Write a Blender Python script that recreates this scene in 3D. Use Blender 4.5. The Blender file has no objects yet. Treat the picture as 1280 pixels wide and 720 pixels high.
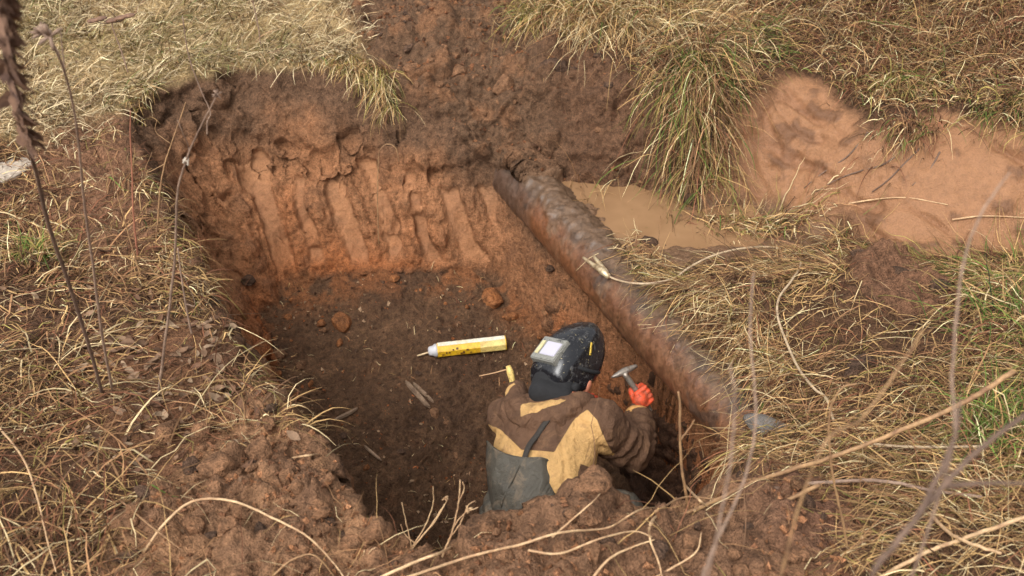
import bpy, bmesh, math, random
import numpy as np
from mathutils import Vector, Matrix

# ------------------------------------------------------------------ camera, sky, sun, exposure
scene = bpy.context.scene
COL = scene.collection
random.seed(7)
RNG = np.random.default_rng(11)
CAM_Z, PITCH, HFOV = 2.3, math.radians(35), math.radians(50)
cam_data = bpy.data.cameras.new("camera")
cam = bpy.data.objects.new("camera", cam_data)
COL.objects.link(cam)
cam.location = (0, 0, CAM_Z)
cam.rotation_euler = (math.pi / 2 - PITCH, 0, 0)
cam_data.sensor_width = 36
cam_data.lens = 18 / math.tan(HFOV / 2)
cam_data.clip_start, cam_data.clip_end = 0.05, 500
cam_data.dof.use_dof = True
cam_data.dof.focus_distance = 4.3
cam_data.dof.aperture_fstop = cam_data.lens / 1000 / 0.010
scene.camera = cam
scene.cycles.max_bounces = 4; scene.cycles.diffuse_bounces = 3; scene.cycles.glossy_bounces = 2
scene.cycles.caustics_reflective = False; scene.cycles.caustics_refractive = False

world = bpy.data.worlds.new("World")
scene.world = world
world.use_nodes = True
wn = world.node_tree
wn.nodes.clear()
SUN_EL, SUN_AZ = math.radians(52), math.radians(-150)     # azimuth measured from +Y towards +X
sky = wn.nodes.new("ShaderNodeTexSky")
sky.sky_type = 'NISHITA'
sky.sun_disc = False
sky.sun_elevation = SUN_EL
sky.sun_rotation = SUN_AZ
sky.dust_density = 4.0
hs = wn.nodes.new("ShaderNodeHueSaturation")              # overcast: almost grey
hs.inputs['Saturation'].default_value = 0.12
bg = wn.nodes.new("ShaderNodeBackground")
bg.inputs['Strength'].default_value = 0.14
wo = wn.nodes.new("ShaderNodeOutputWorld")
wn.links.new(sky.outputs[0], hs.inputs['Color'])
wn.links.new(hs.outputs[0], bg.inputs[0])
wn.links.new(bg.outputs[0], wo.inputs[0])
sun_data = bpy.data.lights.new("sun", 'SUN')
sun_data.energy = 0.95
sun_data.angle = math.radians(38)
sun_data.color = (1, 0.98, 0.94)
sun = bpy.data.objects.new("sun", sun_data)
COL.objects.link(sun)
sd = Vector((math.sin(SUN_AZ) * math.cos(SUN_EL), math.cos(SUN_AZ) * math.cos(SUN_EL), math.sin(SUN_EL)))
sun.rotation_euler = sd.to_track_quat('Z', 'Y').to_euler()
scene.view_settings.view_transform = 'Standard'
scene.view_settings.look = 'None'
scene.view_settings.gamma = 1
scene.view_settings.exposure = 0.92
scene.view_settings.use_curve_mapping = False

# ------------------------------------------------------------------ measuring helpers (survey of the photograph)
FPX = 640 / math.tan(HFOV / 2)
CPOS = np.array([0, 0, CAM_Z])
CR = np.array([1.0, 0, 0]); CU = np.array([0, math.sin(PITCH), math.cos(PITCH)]); CW = np.array([0, math.cos(PITCH), -math.sin(PITCH)])
def ray(u, v): return CR * ((u - 640) / FPX) + CU * ((360 - v) / FPX) + CW
def at(u, v, z):                     # point of height z
    d = ray(u, v); return CPOS + d * ((z - CAM_Z) / d[2])
def pd(u, v, d): return CPOS + ray(u, v) * d          # point at a distance
def aty(u, v, y):                    # point on the plane y
    d = ray(u, v); return CPOS + d * (y / d[1])

def srgb(r, g, b, a=1.0):
    f = lambda c: (c / 255 / 12.92) if c / 255 <= 0.04045 else ((c / 255 + 0.055) / 1.055) ** 2.4
    return (f(r), f(g), f(b), a)
def S3(r, g, b): return np.array(srgb(r, g, b)[:3], dtype=np.float32)

# ------------------------------------------------------------------ numpy noise
def _hash(ix, iy, iz, seed):
    h = (ix.astype(np.uint32) * np.uint32(374761393)) ^ (iy.astype(np.uint32) * np.uint32(668265263)) ^ (iz.astype(np.uint32) * np.uint32(2246822519)) ^ np.uint32((seed * 3266489917) & 0xffffffff)
    h = (h ^ (h >> np.uint32(13))) * np.uint32(1274126177)
    h = (h ^ (h >> np.uint32(16))) * np.uint32(2654435761)
    return ((h ^ (h >> np.uint32(15))) & np.uint32(0xffffff)).astype(np.float32) / np.float32(16777215)
def vnoise(x, y, z, seed=0):
    fx, fy, fz = np.floor(x), np.floor(y), np.floor(z)
    ix, iy, iz = fx.astype(np.int64), fy.astype(np.int64), fz.astype(np.int64)
    tx, ty, tz = (x - fx).astype(np.float32), (y - fy).astype(np.float32), (z - fz).astype(np.float32)
    q = lambda t: t * t * t * (t * (t * 6 - 15) + 10)
    tx, ty, tz = q(tx), q(ty), q(tz)
    r = 0
    for a in (0, 1):
        wx = tx if a else 1 - tx
        for b in (0, 1):
            wy = ty if b else 1 - ty
            for c in (0, 1):
                wz = tz if c else 1 - tz
                r = r + wx * wy * wz * _hash(ix + a, iy + b, iz + c, seed)
    return r * 2 - 1
def fbm(x, y, z, f, octv=4, seed=0, gain=0.5, ridged=False):
    r, amp, tot = 0, 1.0, 0
    for o in range(octv):
        ang = 0.6 + o
        ca, sa = math.cos(ang), math.sin(ang)
        n = vnoise((x * ca - y * sa) * f + 17.3 * o, (x * sa + y * ca) * f - 9.1 * o, z * f + 5.7 * o, seed + o)
        if ridged: n = 1 - 2 * np.abs(n)
        r = r + amp * n; tot += amp; amp *= gain; f *= 2.03
    return r / tot
def worley(x, y, z, f, seed=0, jit=0.9):
    x, y, z = x * f, y * f, z * f
    ix, iy, iz = np.floor(x).astype(np.int64), np.floor(y).astype(np.int64), np.floor(z).astype(np.int64)
    f1 = np.full(x.shape, 9.0, np.float32); f2 = f1.copy()
    for a in (-1, 0, 1):
        for b in (-1, 0, 1):
            for c in (-1, 0, 1):
                cx, cy, cz = ix + a, iy + b, iz + c
                px = cx + 0.5 + jit * (_hash(cx, cy, cz, seed) - 0.5)
                py = cy + 0.5 + jit * (_hash(cx, cy, cz, seed + 51) - 0.5)
                pz = cz + 0.5 + jit * (_hash(cx, cy, cz, seed + 97) - 0.5)
                d = ((x - px) ** 2 + (y - py) ** 2 + (z - pz) ** 2).astype(np.float32)
                f2 = np.minimum(f2, np.maximum(f1, d)); f1 = np.minimum(f1, d)
    return np.sqrt(f1), np.sqrt(f2)
def sstep(a, b, x):
    t = np.clip((x - a) / (b - a), 0, 1); return t * t * (3 - 2 * t)
def mix(a, b, t): return a + (b - a) * t

# ------------------------------------------------------------------ mesh / object helpers
def tag(o, label=None, cat=None, group=None, kind=None):
    if label: o['label'] = label
    if cat: o['category'] = cat
    if group: o['group'] = group
    if kind: o['kind'] = kind
    return o
def link(name, me, mat=None, parent=None):
    o = bpy.data.objects.new(name, me)
    COL.objects.link(o)
    if mat is not None:
        for m in (mat if isinstance(mat, (list, tuple)) else [mat]): me.materials.append(m)
    if parent is not None:
        o.parent = parent
        o.matrix_parent_inverse = parent.matrix_world.inverted() if parent.type != 'EMPTY' else Matrix.Translation(-Vector(parent.location))
    return o
def empty(name, loc):
    o = bpy.data.objects.new(name, None); COL.objects.link(o)
    o.location = loc; o.empty_display_size = 0.1
    return o
def np_mesh(name, V, Fq, smooth=True):
    """V (n,3), Fq (m,4) or (m,3)"""
    me = bpy.data.meshes.new(name)
    V = np.ascontiguousarray(V, np.float32); Fq = np.ascontiguousarray(Fq, np.int32)
    k = Fq.shape[1]
    me.vertices.add(len(V)); me.vertices.foreach_set('co', V.ravel())
    me.loops.add(Fq.size); me.loops.foreach_set('vertex_index', Fq.ravel())
    me.polygons.add(len(Fq)); me.polygons.foreach_set('loop_start', np.arange(0, Fq.size, k, dtype=np.int32))
    me.polygons.foreach_set('use_smooth', np.full(len(Fq), smooth))
    me.update(calc_edges=True)
    return me
def vcol(me, name, C):
    a = me.color_attributes.new(name, 'FLOAT_COLOR', 'POINT')
    C = np.asarray(C, np.float32)
    if C.shape[1] == 3: C = np.concatenate([C, np.ones((len(C), 1), np.float32)], 1)
    a.data.foreach_set('color', np.ascontiguousarray(C).ravel())
def vfloat(me, name, A):
    a = me.attributes.new(name, 'FLOAT', 'POINT'); a.data.foreach_set('value', np.ascontiguousarray(A, np.float32))
def spline(pts, n=8):
    """Catmull-Rom through pts -> smooth polyline"""
    P = [np.asarray(p, float) for p in pts]
    if len(P) < 3: return [P[0] + (P[-1] - P[0]) * t for t in np.linspace(0, 1, n + 1)]
    P = [2 * P[0] - P[1]] + P + [2 * P[-1] - P[-2]]
    out = []
    for i in range(1, len(P) - 2):
        for t in np.linspace(0, 1, n, endpoint=False):
            a, b, c, d = P[i - 1], P[i], P[i + 1], P[i + 2]
            out.append(0.5 * (2 * b + (c - a) * t + (2 * a - 5 * b + 4 * c - d) * t * t + (3 * b - a - 3 * c + d) * t ** 3))
    out.append(P[-2]); return out
def tube_arrays(path, radii, sides=7):
    path = [np.asarray(p, float) for p in path]
    n = len(path); V, Fc = [], []
    up = np.array([0.31, 0.17, 0.93])
    for i, p in enumerate(path):
        t = path[min(i + 1, n - 1)] - path[max(i - 1, 0)]; t = t / (np.linalg.norm(t) + 1e-9)
        a = np.cross(t, up)
        if np.linalg.norm(a) < 0.1: a = np.cross(t, [1, 0, 0])
        a /= np.linalg.norm(a); b = np.cross(t, a); up = np.cross(a, t) if False else up
        for s in range(sides):
            w = 2 * math.pi * s / sides
            V.append(p + radii[i] * (math.cos(w) * a + math.sin(w) * b))
    for i in range(n - 1):
        for s in range(sides):
            s2 = (s + 1) % sides
            Fc.append((i * sides + s, i * sides + s2, (i + 1) * sides + s2, (i + 1) * sides + s))
    return V, Fc, n
def add_tube(bm, path, radii, sides=7, cap=True):
    if not hasattr(radii, '__len__'): radii = [radii] * len(path)
    V, Fc, n = tube_arrays(path, radii, sides)
    vs = [bm.verts.new(v) for v in V]
    for f in Fc: bm.faces.new([vs[i] for i in f])
    if cap:
        bm.faces.new(vs[:sides][::-1]); bm.faces.new(vs[-sides:])
def bm_obj(name, bm, mat, parent=None, smooth=True):
    me = bpy.data.meshes.new(name)
    bmesh.ops.recalc_face_normals(bm, faces=bm.faces)
    bm.to_mesh(me); bm.free()
    if smooth: me.polygons.foreach_set('use_smooth', np.full(len(me.polygons), True))
    return link(name, me, mat, parent)
def tube_obj(name, path, r0, r1, mat, parent=None, sides=7, n=8, wob=0.0, power=1.0):
    pts = spline(path, n) if len(path) > 2 else spline(path, n)
    if wob:
        pts = [p + wob * (np.array([random.random(), random.random(), random.random()]) - .5) for p in pts]
    k = len(pts)
    rad = [r0 + (r1 - r0) * (i / (k - 1)) ** power for i in range(k)]
    bm = bmesh.new(); add_tube(bm, pts, rad, sides)
    return bm_obj(name, bm, mat, parent)

# ------------------------------------------------------------------ materials
MATS = {}
def nt_new(name):
    m = bpy.data.materials.new(name); m.use_nodes = True
    t = m.node_tree; t.nodes.clear()
    out = t.nodes.new('ShaderNodeOutputMaterial'); b = t.nodes.new('ShaderNodeBsdfPrincipled')
    t.links.new(b.outputs[0], out.inputs[0])
    return m, t, b
def N(t, kind, **kw):
    n = t.nodes.new(kind)
    for k, v in kw.items():
        if k in n.inputs: n.inputs[k].default_value = v
        else: setattr(n, k, v)
    return n
def noise(t, scale, detail=4, rough=0.6, vec=None, dist=0.0):
    n = N(t, 'ShaderNodeTexNoise'); n.inputs['Scale'].default_value = scale; n.inputs['Detail'].default_value = detail
    n.inputs['Roughness'].default_value = rough; n.inputs['Distortion'].default_value = dist
    if vec is not None: t.links.new(vec, n.inputs['Vector'])
    return n
def ramp(t, src, stops):
    r = N(t, 'ShaderNodeValToRGB'); e = r.color_ramp.elements
    while len(e) < len(stops): e.new(0.5)
    for el, (p, c) in zip(e, stops):
        el.position = p; el.color = c if hasattr(c, '__len__') else (c, c, c, 1)
    t.links.new(src, r.inputs[0]); return r
def mixc(t, mode, fac, a, b):
    n = N(t, 'ShaderNodeMix'); n.data_type = 'RGBA'; n.blend_type = mode
    for sock, val in ((n.inputs[0], fac), (n.inputs[6], a), (n.inputs[7], b)):
        if hasattr(val, 'is_linked') or isinstance(val, bpy.types.NodeSocket): t.links.new(val, sock)
        else: sock.default_value = val
    return n.outputs[2]
def bumpn(t, height, strength, dist, normal=None):
    b = N(t, 'ShaderNodeBump'); b.inputs['Strength'].default_value = strength; b.inputs['Distance'].default_value = dist
    t.links.new(height, b.inputs['Height'])
    if normal is not None: t.links.new(normal, b.inputs['Normal'])
    return b.outputs[0]
def mat_soil():
    m, t, b = nt_new('soil')
    pos = N(t, 'ShaderNodeNewGeometry').outputs['Position']
    col = N(t, 'ShaderNodeVertexColor'); col.layer_name = 'soil'
    rg = N(t, 'ShaderNodeAttribute'); rg.attribute_name = 'rough'
    sm = N(t, 'ShaderNodeAttribute'); sm.attribute_name = 'grit'
    n1 = noise(t, 34, 4, 0.72, pos); n2 = noise(t, 150, 2, 0.7, pos)
    c = col.outputs[0]
    c = mixc(t, 'MULTIPLY', sm.outputs['Fac'], c, ramp(t, n1.outputs[0], [(0.30, .48), (0.5, 0.97), (0.70, 1.38)]).outputs[0])
    c = mixc(t, 'MULTIPLY', sm.outputs['Fac'], c, ramp(t, n2.outputs[0], [(0.3, .6), (0.5, 1.0), (0.7, 1.35)]).outputs[0])
    t.links.new(c, b.inputs['Base Color'])
    # roughness: attribute + wet variation
    mr = N(t, 'ShaderNodeMath', operation='MULTIPLY_ADD'); t.links.new(n1.outputs[0], mr.inputs[0]); mr.inputs[1].default_value = 0.35
    ms = N(t, 'ShaderNodeMath', operation='SUBTRACT'); t.links.new(rg.outputs['Fac'], ms.inputs[0]); ms.inputs[1].default_value = 0.17
    t.links.new(ms.outputs[0], mr.inputs[2]); t.links.new(mr.outputs[0], b.inputs['Roughness'])
    b.inputs['Specular IOR Level'].default_value = 0.16
    hs2 = N(t, 'ShaderNodeMath', operation='MULTIPLY_ADD'); t.links.new(n2.outputs[0], hs2.inputs[0]); hs2.inputs[1].default_value = 0.35; t.links.new(n1.outputs[0], hs2.inputs[2])
    hm = N(t, 'ShaderNodeMath', operation='MULTIPLY'); t.links.new(hs2.outputs[0], hm.inputs[0]); t.links.new(sm.outputs['Fac'], hm.inputs[1])
    t.links.new(bumpn(t, hm.outputs[0], 1.0, 0.028), b.inputs['Normal'])
    return m
def mat_blade(name, trans=0.25):
    m, t, b = nt_new(name)
    col = N(t, 'ShaderNodeVertexColor'); col.layer_name = 'tint'
    pos = N(t, 'ShaderNodeNewGeometry').outputs['Position']
    n = noise(t, 60, 3, 0.6, pos)
    c = mixc(t, 'MULTIPLY', 1.0, col.outputs[0], ramp(t, n.outputs[0], [(0.3, .72), (0.7, 1.2)]).outputs[0])
    t.links.new(c, b.inputs['Base Color'])
    b.inputs['Roughness'].default_value = 0.7; b.inputs['Specular IOR Level'].default_value = 0.12
    return m
def mat_plain(name, col, rough=0.6, metal=0.0, var=0.25, vscale=30, bump=0.0, bscale=60, spec=0.5, bdist=0.005):
    m, t, b = nt_new(name)
    tc = N(t, 'ShaderNodeTexCoord').outputs['Object']
    n = noise(t, vscale, 5, 0.65, tc, 0.3)
    c = mixc(t, 'MULTIPLY', 1.0, (*col[:3], 1), ramp(t, n.outputs[0], [(0.25, 1 - var), (0.75, 1 + var)]).outputs[0])
    t.links.new(c, b.inputs['Base Color'])
    b.inputs['Roughness'].default_value = rough; b.inputs['Metallic'].default_value = metal; b.inputs['Specular IOR Level'].default_value = spec
    if bump:
        nb = noise(t, bscale, 5, 0.65, tc)
        t.links.new(bumpn(t, nb.outputs[0], bump, bdist), b.inputs['Normal'])
    return m
def mat_two(name, ca, cb, scale, lo, hi, rough=(0.6, 0.8), metal=0.0, bump=0.3, bscale=60, dist=0.6, bdist=0.004, stretch=(1, 1, 1)):
    m, t, b = nt_new(name)
    tc = N(t, 'ShaderNodeTexCoord').outputs['Object']
    mp = N(t, 'ShaderNodeMapping'); mp.inputs['Scale'].default_value = stretch; t.links.new(tc, mp.inputs[0])
    n = noise(t, scale, 7, 0.65, mp.outputs[0], dist)
    f = ramp(t, n.outputs[0], [(lo, 0.0), (hi, 1.0)])
    n2 = noise(t, scale * 5, 4, 0.7, mp.outputs[0])
    c = mixc(t, 'MIX', f.outputs[0], (*ca[:3], 1), (*cb[:3], 1))
    c = mixc(t, 'MULTIPLY', 1.0, c, ramp(t, n2.outputs[0], [(0.3, .7), (0.7, 1.25)]).outputs[0])
    t.links.new(c, b.inputs['Base Color'])
    r = ramp(t, f.outputs[0], [(0, rough[0]), (1, rough[1])]); t.links.new(r.outputs[0], b.inputs['Roughness'])
    b.inputs['Metallic'].default_value = metal
    nb = noise(t, bscale, 5, 0.65, mp.outputs[0])
    t.links.new(bumpn(t, nb.outputs[0], bump, bdist), b.inputs['Normal'])
    return m
M_SOIL = mat_soil()
M_GRASS = mat_blade('dry_grass')

# ------------------------------------------------------------------ terrain: base surface, pit, zones
def tps_fit(P, z, lam=1e-4):
    P = np.asarray(P, float); n = len(P)
    r2 = ((P[:, None] - P[None]) ** 2).sum(2)
    K = 0.5 * r2 * np.log(r2 + 1e-12) + lam * np.eye(n)
    A = np.zeros((n + 3, n + 3)); A[:n, :n] = K; A[:n, n] = 1; A[:n, n + 1:] = P; A[n, :n] = 1; A[n + 1:, :n] = P.T
    w = np.linalg.solve(A, np.concatenate([z, [0, 0, 0]]))
    return P, w
def tps_eval(fit, x, y):
    P, w = fit; n = len(P); sh = np.shape(x); x = np.ravel(x).astype(np.float64); y = np.ravel(y).astype(np.float64)
    r = w[n] + w[n + 1] * x + w[n + 2] * y
    for i in range(n):
        r2 = (x - P[i, 0]) ** 2 + (y - P[i, 1]) ** 2
        r += w[i] * 0.5 * r2 * np.log(r2 + 1e-12)
    return r.reshape(sh)
BASE = [  # u, v, height
 (0,0,0),(200,0,.02),(400,0,.05),(100,100,0),(300,50,0),(430,55,0),(160,128,-.02),(200,95,0),(300,75,0),(400,75,0),(450,86,-.02),(490,106,-.07),
 (0,200,-.04),(90,200,-.05),(0,300,-.05),(130,290,-.09),(210,290,-.12),(165,205,-.08),(250,345,-.1),(300,415,-.08),(340,485,-.05),(380,545,-.03),
 (100,450,.0),(0,600,.06),(230,450,-.03),(290,560,.02),(200,650,.06),(400,650,.03),(440,638,.04),(480,650,.05),(530,690,-.06),(600,672,-.02),(680,640,.03),(745,618,.07),(790,644,.0),(870,628,-.03),(920,588,-.1),
 (640,720,.04),(480,720,.04),(300,720,.08),(0,720,.1),(860,720,.06),
 (620,190,-.33),(570,160,-.2),(510,125,-.11),(540,60,.06),(470,40,.06),(600,0,.16),(480,0,.1),(690,70,.04),(760,140,-.1),(650,150,-.2),(700,200,-.33),(800,205,-.31),
 (750,250,-.37),(800,300,-.38),(900,290,-.37),(870,255,-.37),(840,235,-.35),(1000,270,-.35),(950,252,-.36),(1060,290,-.34),(1130,318,-.31),(1280,300,-.22),
 (900,185,-.17),(960,112,.06),(1020,100,.07),(1090,160,.02),(1180,142,.07),(1280,195,.06),(1100,240,-.17),(1000,180,-.12),
 (1000,40,.14),(1280,0,.2),(1280,100,.12),(860,20,.14),(740,10,.16),(800,95,.04),(850,130,.0),(880,160,-.1),(1140,60,.1),
 (880,330,-.32),(940,335,-.27),(1000,400,-.19),(1090,340,-.22),(1100,420,-.14),(1160,360,-.17),(1270,355,-.13),(1250,450,0),(1000,480,-.18),(880,420,-.25),(950,520,-.27),(1000,540,-.2),
 (1100,520,-.1),(1010,580,-.12),(1250,600,.06),(1000,650,.02),(1100,720,.1),(1280,720,.14),(850,350,-.33),(790,330,-.37)]
_p = np.array([at(*b) for b in BASE])
PIPE_A, PIPE_B, PIPE_R = at(646, 222, -.465), at(933, 531, -.465), .127
_ext = [(-6,1,.1),(-6,5,0),(-6,9,0),(0,10,.3),(-3,9,.05),(6,9,.3),(6,5,.2),(6,1,.2),(0,0,.15),(3,0,.2),(-3,0,.15),(-3,2.5,.05),(3.4,3,.15),(3,5,.15),(2.5,7,.25)]
_d0 = (PIPE_B - PIPE_A) / np.linalg.norm(PIPE_B - PIPE_A); _sd0 = np.array([_d0[1], -_d0[0], 0]); _sd0 = -_sd0 if _sd0[0] > 0 else _sd0
# ground that continues the shelf along the pipe so that the pit edge follows it
_ax = [tuple(PIPE_A + (PIPE_B - PIPE_A) * t - _sd0 * o_) for t in (.08, .35, .65, .95) for o_ in (.06, .17)]
BASE_FIT = tps_fit(np.concatenate([_p[:, :2], np.array(_ext)[:, :2], np.array(_ax)[:, :2]]),
                   np.concatenate([_p[:, 2], np.array(_ext)[:, 2], [-.35, -.38, -.345, -.378, -.31, -.31, -.27, -.26]]), 1e-4)
def surf(u, v):
    z = 0.0
    for _ in range(12):
        p = at(u, v, z); z = 0.5 * z + 0.5 * float(tps_eval(BASE_FIT, p[0], p[1]))
    return at(u, v, z)
def poly_world(pts): return np.array([(surf(*p) if len(p) == 2 else at(*p))[:2] for p in pts])
def sdf(x, y, poly):
    """signed distance, negative inside"""
    d = np.full(x.shape, 1e9); inside = np.zeros(x.shape, bool); n = len(poly)
    for i in range(n):
        ax, ay = poly[i]; bx, by = poly[(i + 1) % n]
        ex, ey = bx - ax, by - ay
        t = np.clip(((x - ax) * ex + (y - ay) * ey) / (ex * ex + ey * ey + 1e-12), 0, 1)
        d = np.minimum(d, (x - ax - t * ex) ** 2 + (y - ay - t * ey) ** 2)
        c = ((ay > y) != (by > y)) & (x < (bx - ax) * (y - ay) / (by - ay + 1e-12) + ax)
        inside ^= c
    d = np.sqrt(d); return np.where(inside, -d, d)
_dir = (PIPE_B - PIPE_A) / np.linalg.norm(PIPE_B - PIPE_A)
_side = np.array([_dir[1], -_dir[0], 0])            # towards the pit (left of the pipe as seen)
if _side[0] > 0: _side = -_side
_pipe_line = [tuple((PIPE_A + (PIPE_B - PIPE_A) * t + _side * o_)[:2]) for t, o_ in ((.04, .04), (.22, .03), (.42, -.04), (.6, -.08), (.8, -.085), (.97, -.07))]
RIM = np.array([tuple(at(*p)[:2]) for p in [(158,131,-.02),(200,97,0),(300,78,0),(400,78,0),(455,92,-.02),(520,130,-.12),(580,172,-.25),(612,205,-.38)]] + _pipe_line +
               [tuple(at(*p)[:2]) for p in [(925,592,-.12),(870,630,-.03),(800,647,0),(748,622,.06),(680,643,.02),(600,675,-.02),(530,693,-.06),(480,652,.05),(440,640,.04),(380,545,-.03),(340,485,-.05),(300,415,-.08),(250,345,-.1),(213,290,-.11),(168,205,-.06)]])
FLOOR = np.array([tuple(at(*p)[:2]) for p in [(325,400,-1.0),(360,372,-.97),(400,360,-.95),(470,347,-.92),(560,345,-.92),(612,346,-.93)]] + [tuple((PIPE_A + (PIPE_B - PIPE_A) * t + _side * o_)[:2]) for t, o_ in ((.28, .10), (.45, .03), (.62, -.03), (.8, -.04), (.93, -.02))] +
                 [(.72,2.75),(.5,2.5),(.1,2.42),(-.25,2.5),(-.5,2.75),(-.72,3.2)] + [tuple(at(*p)[:2]) for p in [(372,520,-1.17),(345,452,-1.05)]])
FL = [(330,400,-1.0),(400,358,-.95),(470,345,-.92),(560,345,-.92),(620,345,-.92),(690,395,-1.0),(560,425,-1.05),(450,430,-1.06),(350,450,-1.06),(500,520,-1.2),(400,540,-1.2),(640,470,-1.15),(560,600,-1.4),(750,460,-1.15),(800,500,-1.3),(850,560,-1.42),(900,590,-1.45)]
_f = np.array([at(*p) for p in FL])
FLOOR_FIT = tps_fit(np.concatenate([_f[:, :2], [(0,2.6),(.5,2.7),(-.5,2.8),(-.7,3.3)]]), np.concatenate([_f[:, 2], [-1.52,-1.52,-1.48,-1.36]]), 1e-3)

def axis(segs, grow, lim):
    a = []
    for lo, hi, st in segs: a += list(np.arange(lo, hi - st * .5, st))
    a.append(segs[-1][1]); s = segs[-1][2]
    while a[-1] < lim: s *= grow; a.append(a[-1] + s)
    b = []; s = segs[0][2]; v = a[0]
    while v > -lim: s *= grow; v -= s; b.append(v)
    return np.array(b[::-1] + a)
GX = axis([(-2.7, 2.7, .0085)], 1.22, 90)
GY = axis([(1.5, 4.5, .0085), (4.5, 5.25, .0055), (5.25, 6.6, .011)], 1.22, 90)
X, Y = np.meshgrid(GX, GY)                     # rows y, columns x
NY, NX = X.shape
Z0 = np.zeros_like(X)
_tt = np.clip(((X - PIPE_A[0]) * _dir[0] + (Y - PIPE_A[1]) * _dir[1]) / np.linalg.norm(PIPE_B - PIPE_A), 0, 1.1) * np.linalg.norm(PIPE_B - PIPE_A)
wpk = .12 + .88 * sstep(.1, .4, np.hypot(X - PIPE_A[0] - _dir[0] * _tt, Y - PIPE_A[1] - _dir[1] * _tt))
wx = X + wpk * (.055 * vnoise(X * 4.5, Y * 4.5, Z0, 3) + .03 * vnoise(X * 13, Y * 13, Z0, 4) + .012 * vnoise(X * 30, Y * 30, Z0, 14))
wy = Y + wpk * (.045 * vnoise(X * 4.5, Y * 4.5, Z0, 5) + .03 * vnoise(X * 13, Y * 13, Z0, 6) + .012 * vnoise(X * 30, Y * 30, Z0, 16))
B = tps_eval(BASE_FIT, X, Y)
far = np.sqrt(X ** 2 + (Y - 4) ** 2)
B = mix(np.clip(B, -1, 1), 0.1 + .02 * far + .3 * vnoise(X * .15, Y * .15, Z0, 8), sstep(5, 9, far))
dr = -sdf(wx, wy, RIM); df = np.maximum(sdf(wx, wy, FLOOR), 0)
t = np.where(dr > 0, dr / (dr + df + 1e-6), 0)
s = np.where(t < 1, mix(t, sstep(0, 1, t), .35), 1)
s = np.where(dr > 0, s, 0)
Fl = np.clip(tps_eval(FLOOR_FIT, X, Y), -1.7, -.8)
H = mix(B, Fl, s)
wall = sstep(.02, .08, s) * (1 - sstep(.93, .995, s)); floor_m = sstep(.93, .995, s); top_m = 1 - sstep(.0, .05, s)
def zone(pts, soft, nz=.05, seed=20):
    poly = poly_world(pts)
    d = sdf(X, Y, poly) + nz * fbm(X, Y, Z0, 6, 3, seed)
    return 1 - sstep(-soft, soft, d)
z_back = zone([(425,-60),(440,15),(465,72),(500,112),(560,160),(612,200),(655,232),(735,228),(850,232),(838,190),(800,112),(745,45),(660,22),(640,-60)], .05)
z_mud = zone([(868,246),(900,182),(955,112),(1010,98),(1088,160),(1180,142),(1330,205),(1330,300),(1250,318),(1130,328),(1060,285),(975,252)], .05, .07, 22)
z_shelf = zone([(640,222),(860,225),(975,248),(1055,285),(1010,318),(940,322),(870,335),(810,352),(775,352)], .05, .06, 23)
z_near = zone([(120,770),(150,670),(190,610),(240,560),(290,515),(335,490),(375,540),(440,630),(530,690),(680,636),(745,612),(870,622),(920,580),(985,575),(1040,610),(1085,680),(1090,760)], .06, .07, 24)
z_lump = zone([(1055,325),(1130,318),(1200,350),(1180,400),(1100,380),(1060,350)], .04, .05, 25)
z_litter = zone([(90,420),(260,400),(320,470),(370,545),(330,560),(210,600),(120,560)], .12, .1, 26)
z_field = zone([(-300,-40),(435,-60),(440,20),(470,80),(400,85),(300,85),(200,105),(150,140),(120,150),(90,200),(-40,160),(-300,150)], .08, .08, 27)
ydir = sstep(6.5, 8, Y); z_field = np.maximum(z_field, ydir * (1 - z_back))
z_lslope = top_m * zone([(60,150),(160,140),(170,210),(215,290),(255,350),(200,350),(90,330),(30,260),(40,170)], .1, .1, 28)
z_rough = np.clip(z_back + z_near + z_lump, 0, 1) * top_m
# displacement along the surface normals
gx = np.gradient(H, axis=1) / np.gradient(X, axis=1); gy = np.gradient(H, axis=0) / np.gradient(Y, axis=0)
nl = 1 / np.sqrt(gx * gx + gy * gy + 1)
NXv, NYv, NZv = -gx * nl, -gy * nl, nl
core = (np.abs(X) < 3.2) & (Y > 1.2) & (Y < 7.4)
def on_core(fn, *a):
    r = np.zeros(X.shape, np.float32); r[core] = fn(X[core], Y[core], H[core], *a); return r
n_big = on_core(lambda x, y, z: fbm(x, y, z, 3.2, 3, 31))
n_mid = on_core(lambda x, y, z: fbm(x, y, z, 11, 4, 32))
n_fine = on_core(lambda x, y, z: fbm(x, y, z, 42, 3, 33))
def clod(f, seed):
    def g(x, y, z):
        q = .35 / f
        a, b = worley(x + q * vnoise(x * f * 1.7, y * f * 1.7, z * f * 1.7, seed), y + q * vnoise(x * f * 1.7, y * f * 1.7, z * f * 1.7, seed + 1), z, f, seed)
        return np.clip(1 - a * 1.35, -.2, 1) + .25 * np.clip(b - a, 0, .6)
    return on_core(g)
c_big, c_mid, c_small = clod(6.5, 41), clod(15, 42), clod(34, 43)
pc = sstep(-.25, .35, n_big)              # patchiness of the clods
fg = 1 - sstep(-.02, .06, np.abs(0))
D = np.zeros_like(H)
D += wall * (.035 * n_big + .022 * n_mid + .007 * n_fine + .020 * (c_mid - .3) * pc + .009 * (c_small - .3))
D += floor_m * (.040 * n_big + .018 * n_mid + .006 * n_fine + .020 * c_mid * pc + .009 * (c_small - .2))
D += z_rough * (.045 * n_big + .035 * n_mid + .010 * n_fine + .080 * c_big * pc + .030 * c_mid + .010 * c_small)
D += top_m * (1 - np.clip(z_rough + z_mud + z_shelf, 0, 1)) * (.03 * n_big + .022 * n_mid + .009 * n_fine + .016 * c_mid * pc + .008 * c_small)
D += top_m * z_lslope * (.02 * c_mid + .03 * n_mid)
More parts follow.
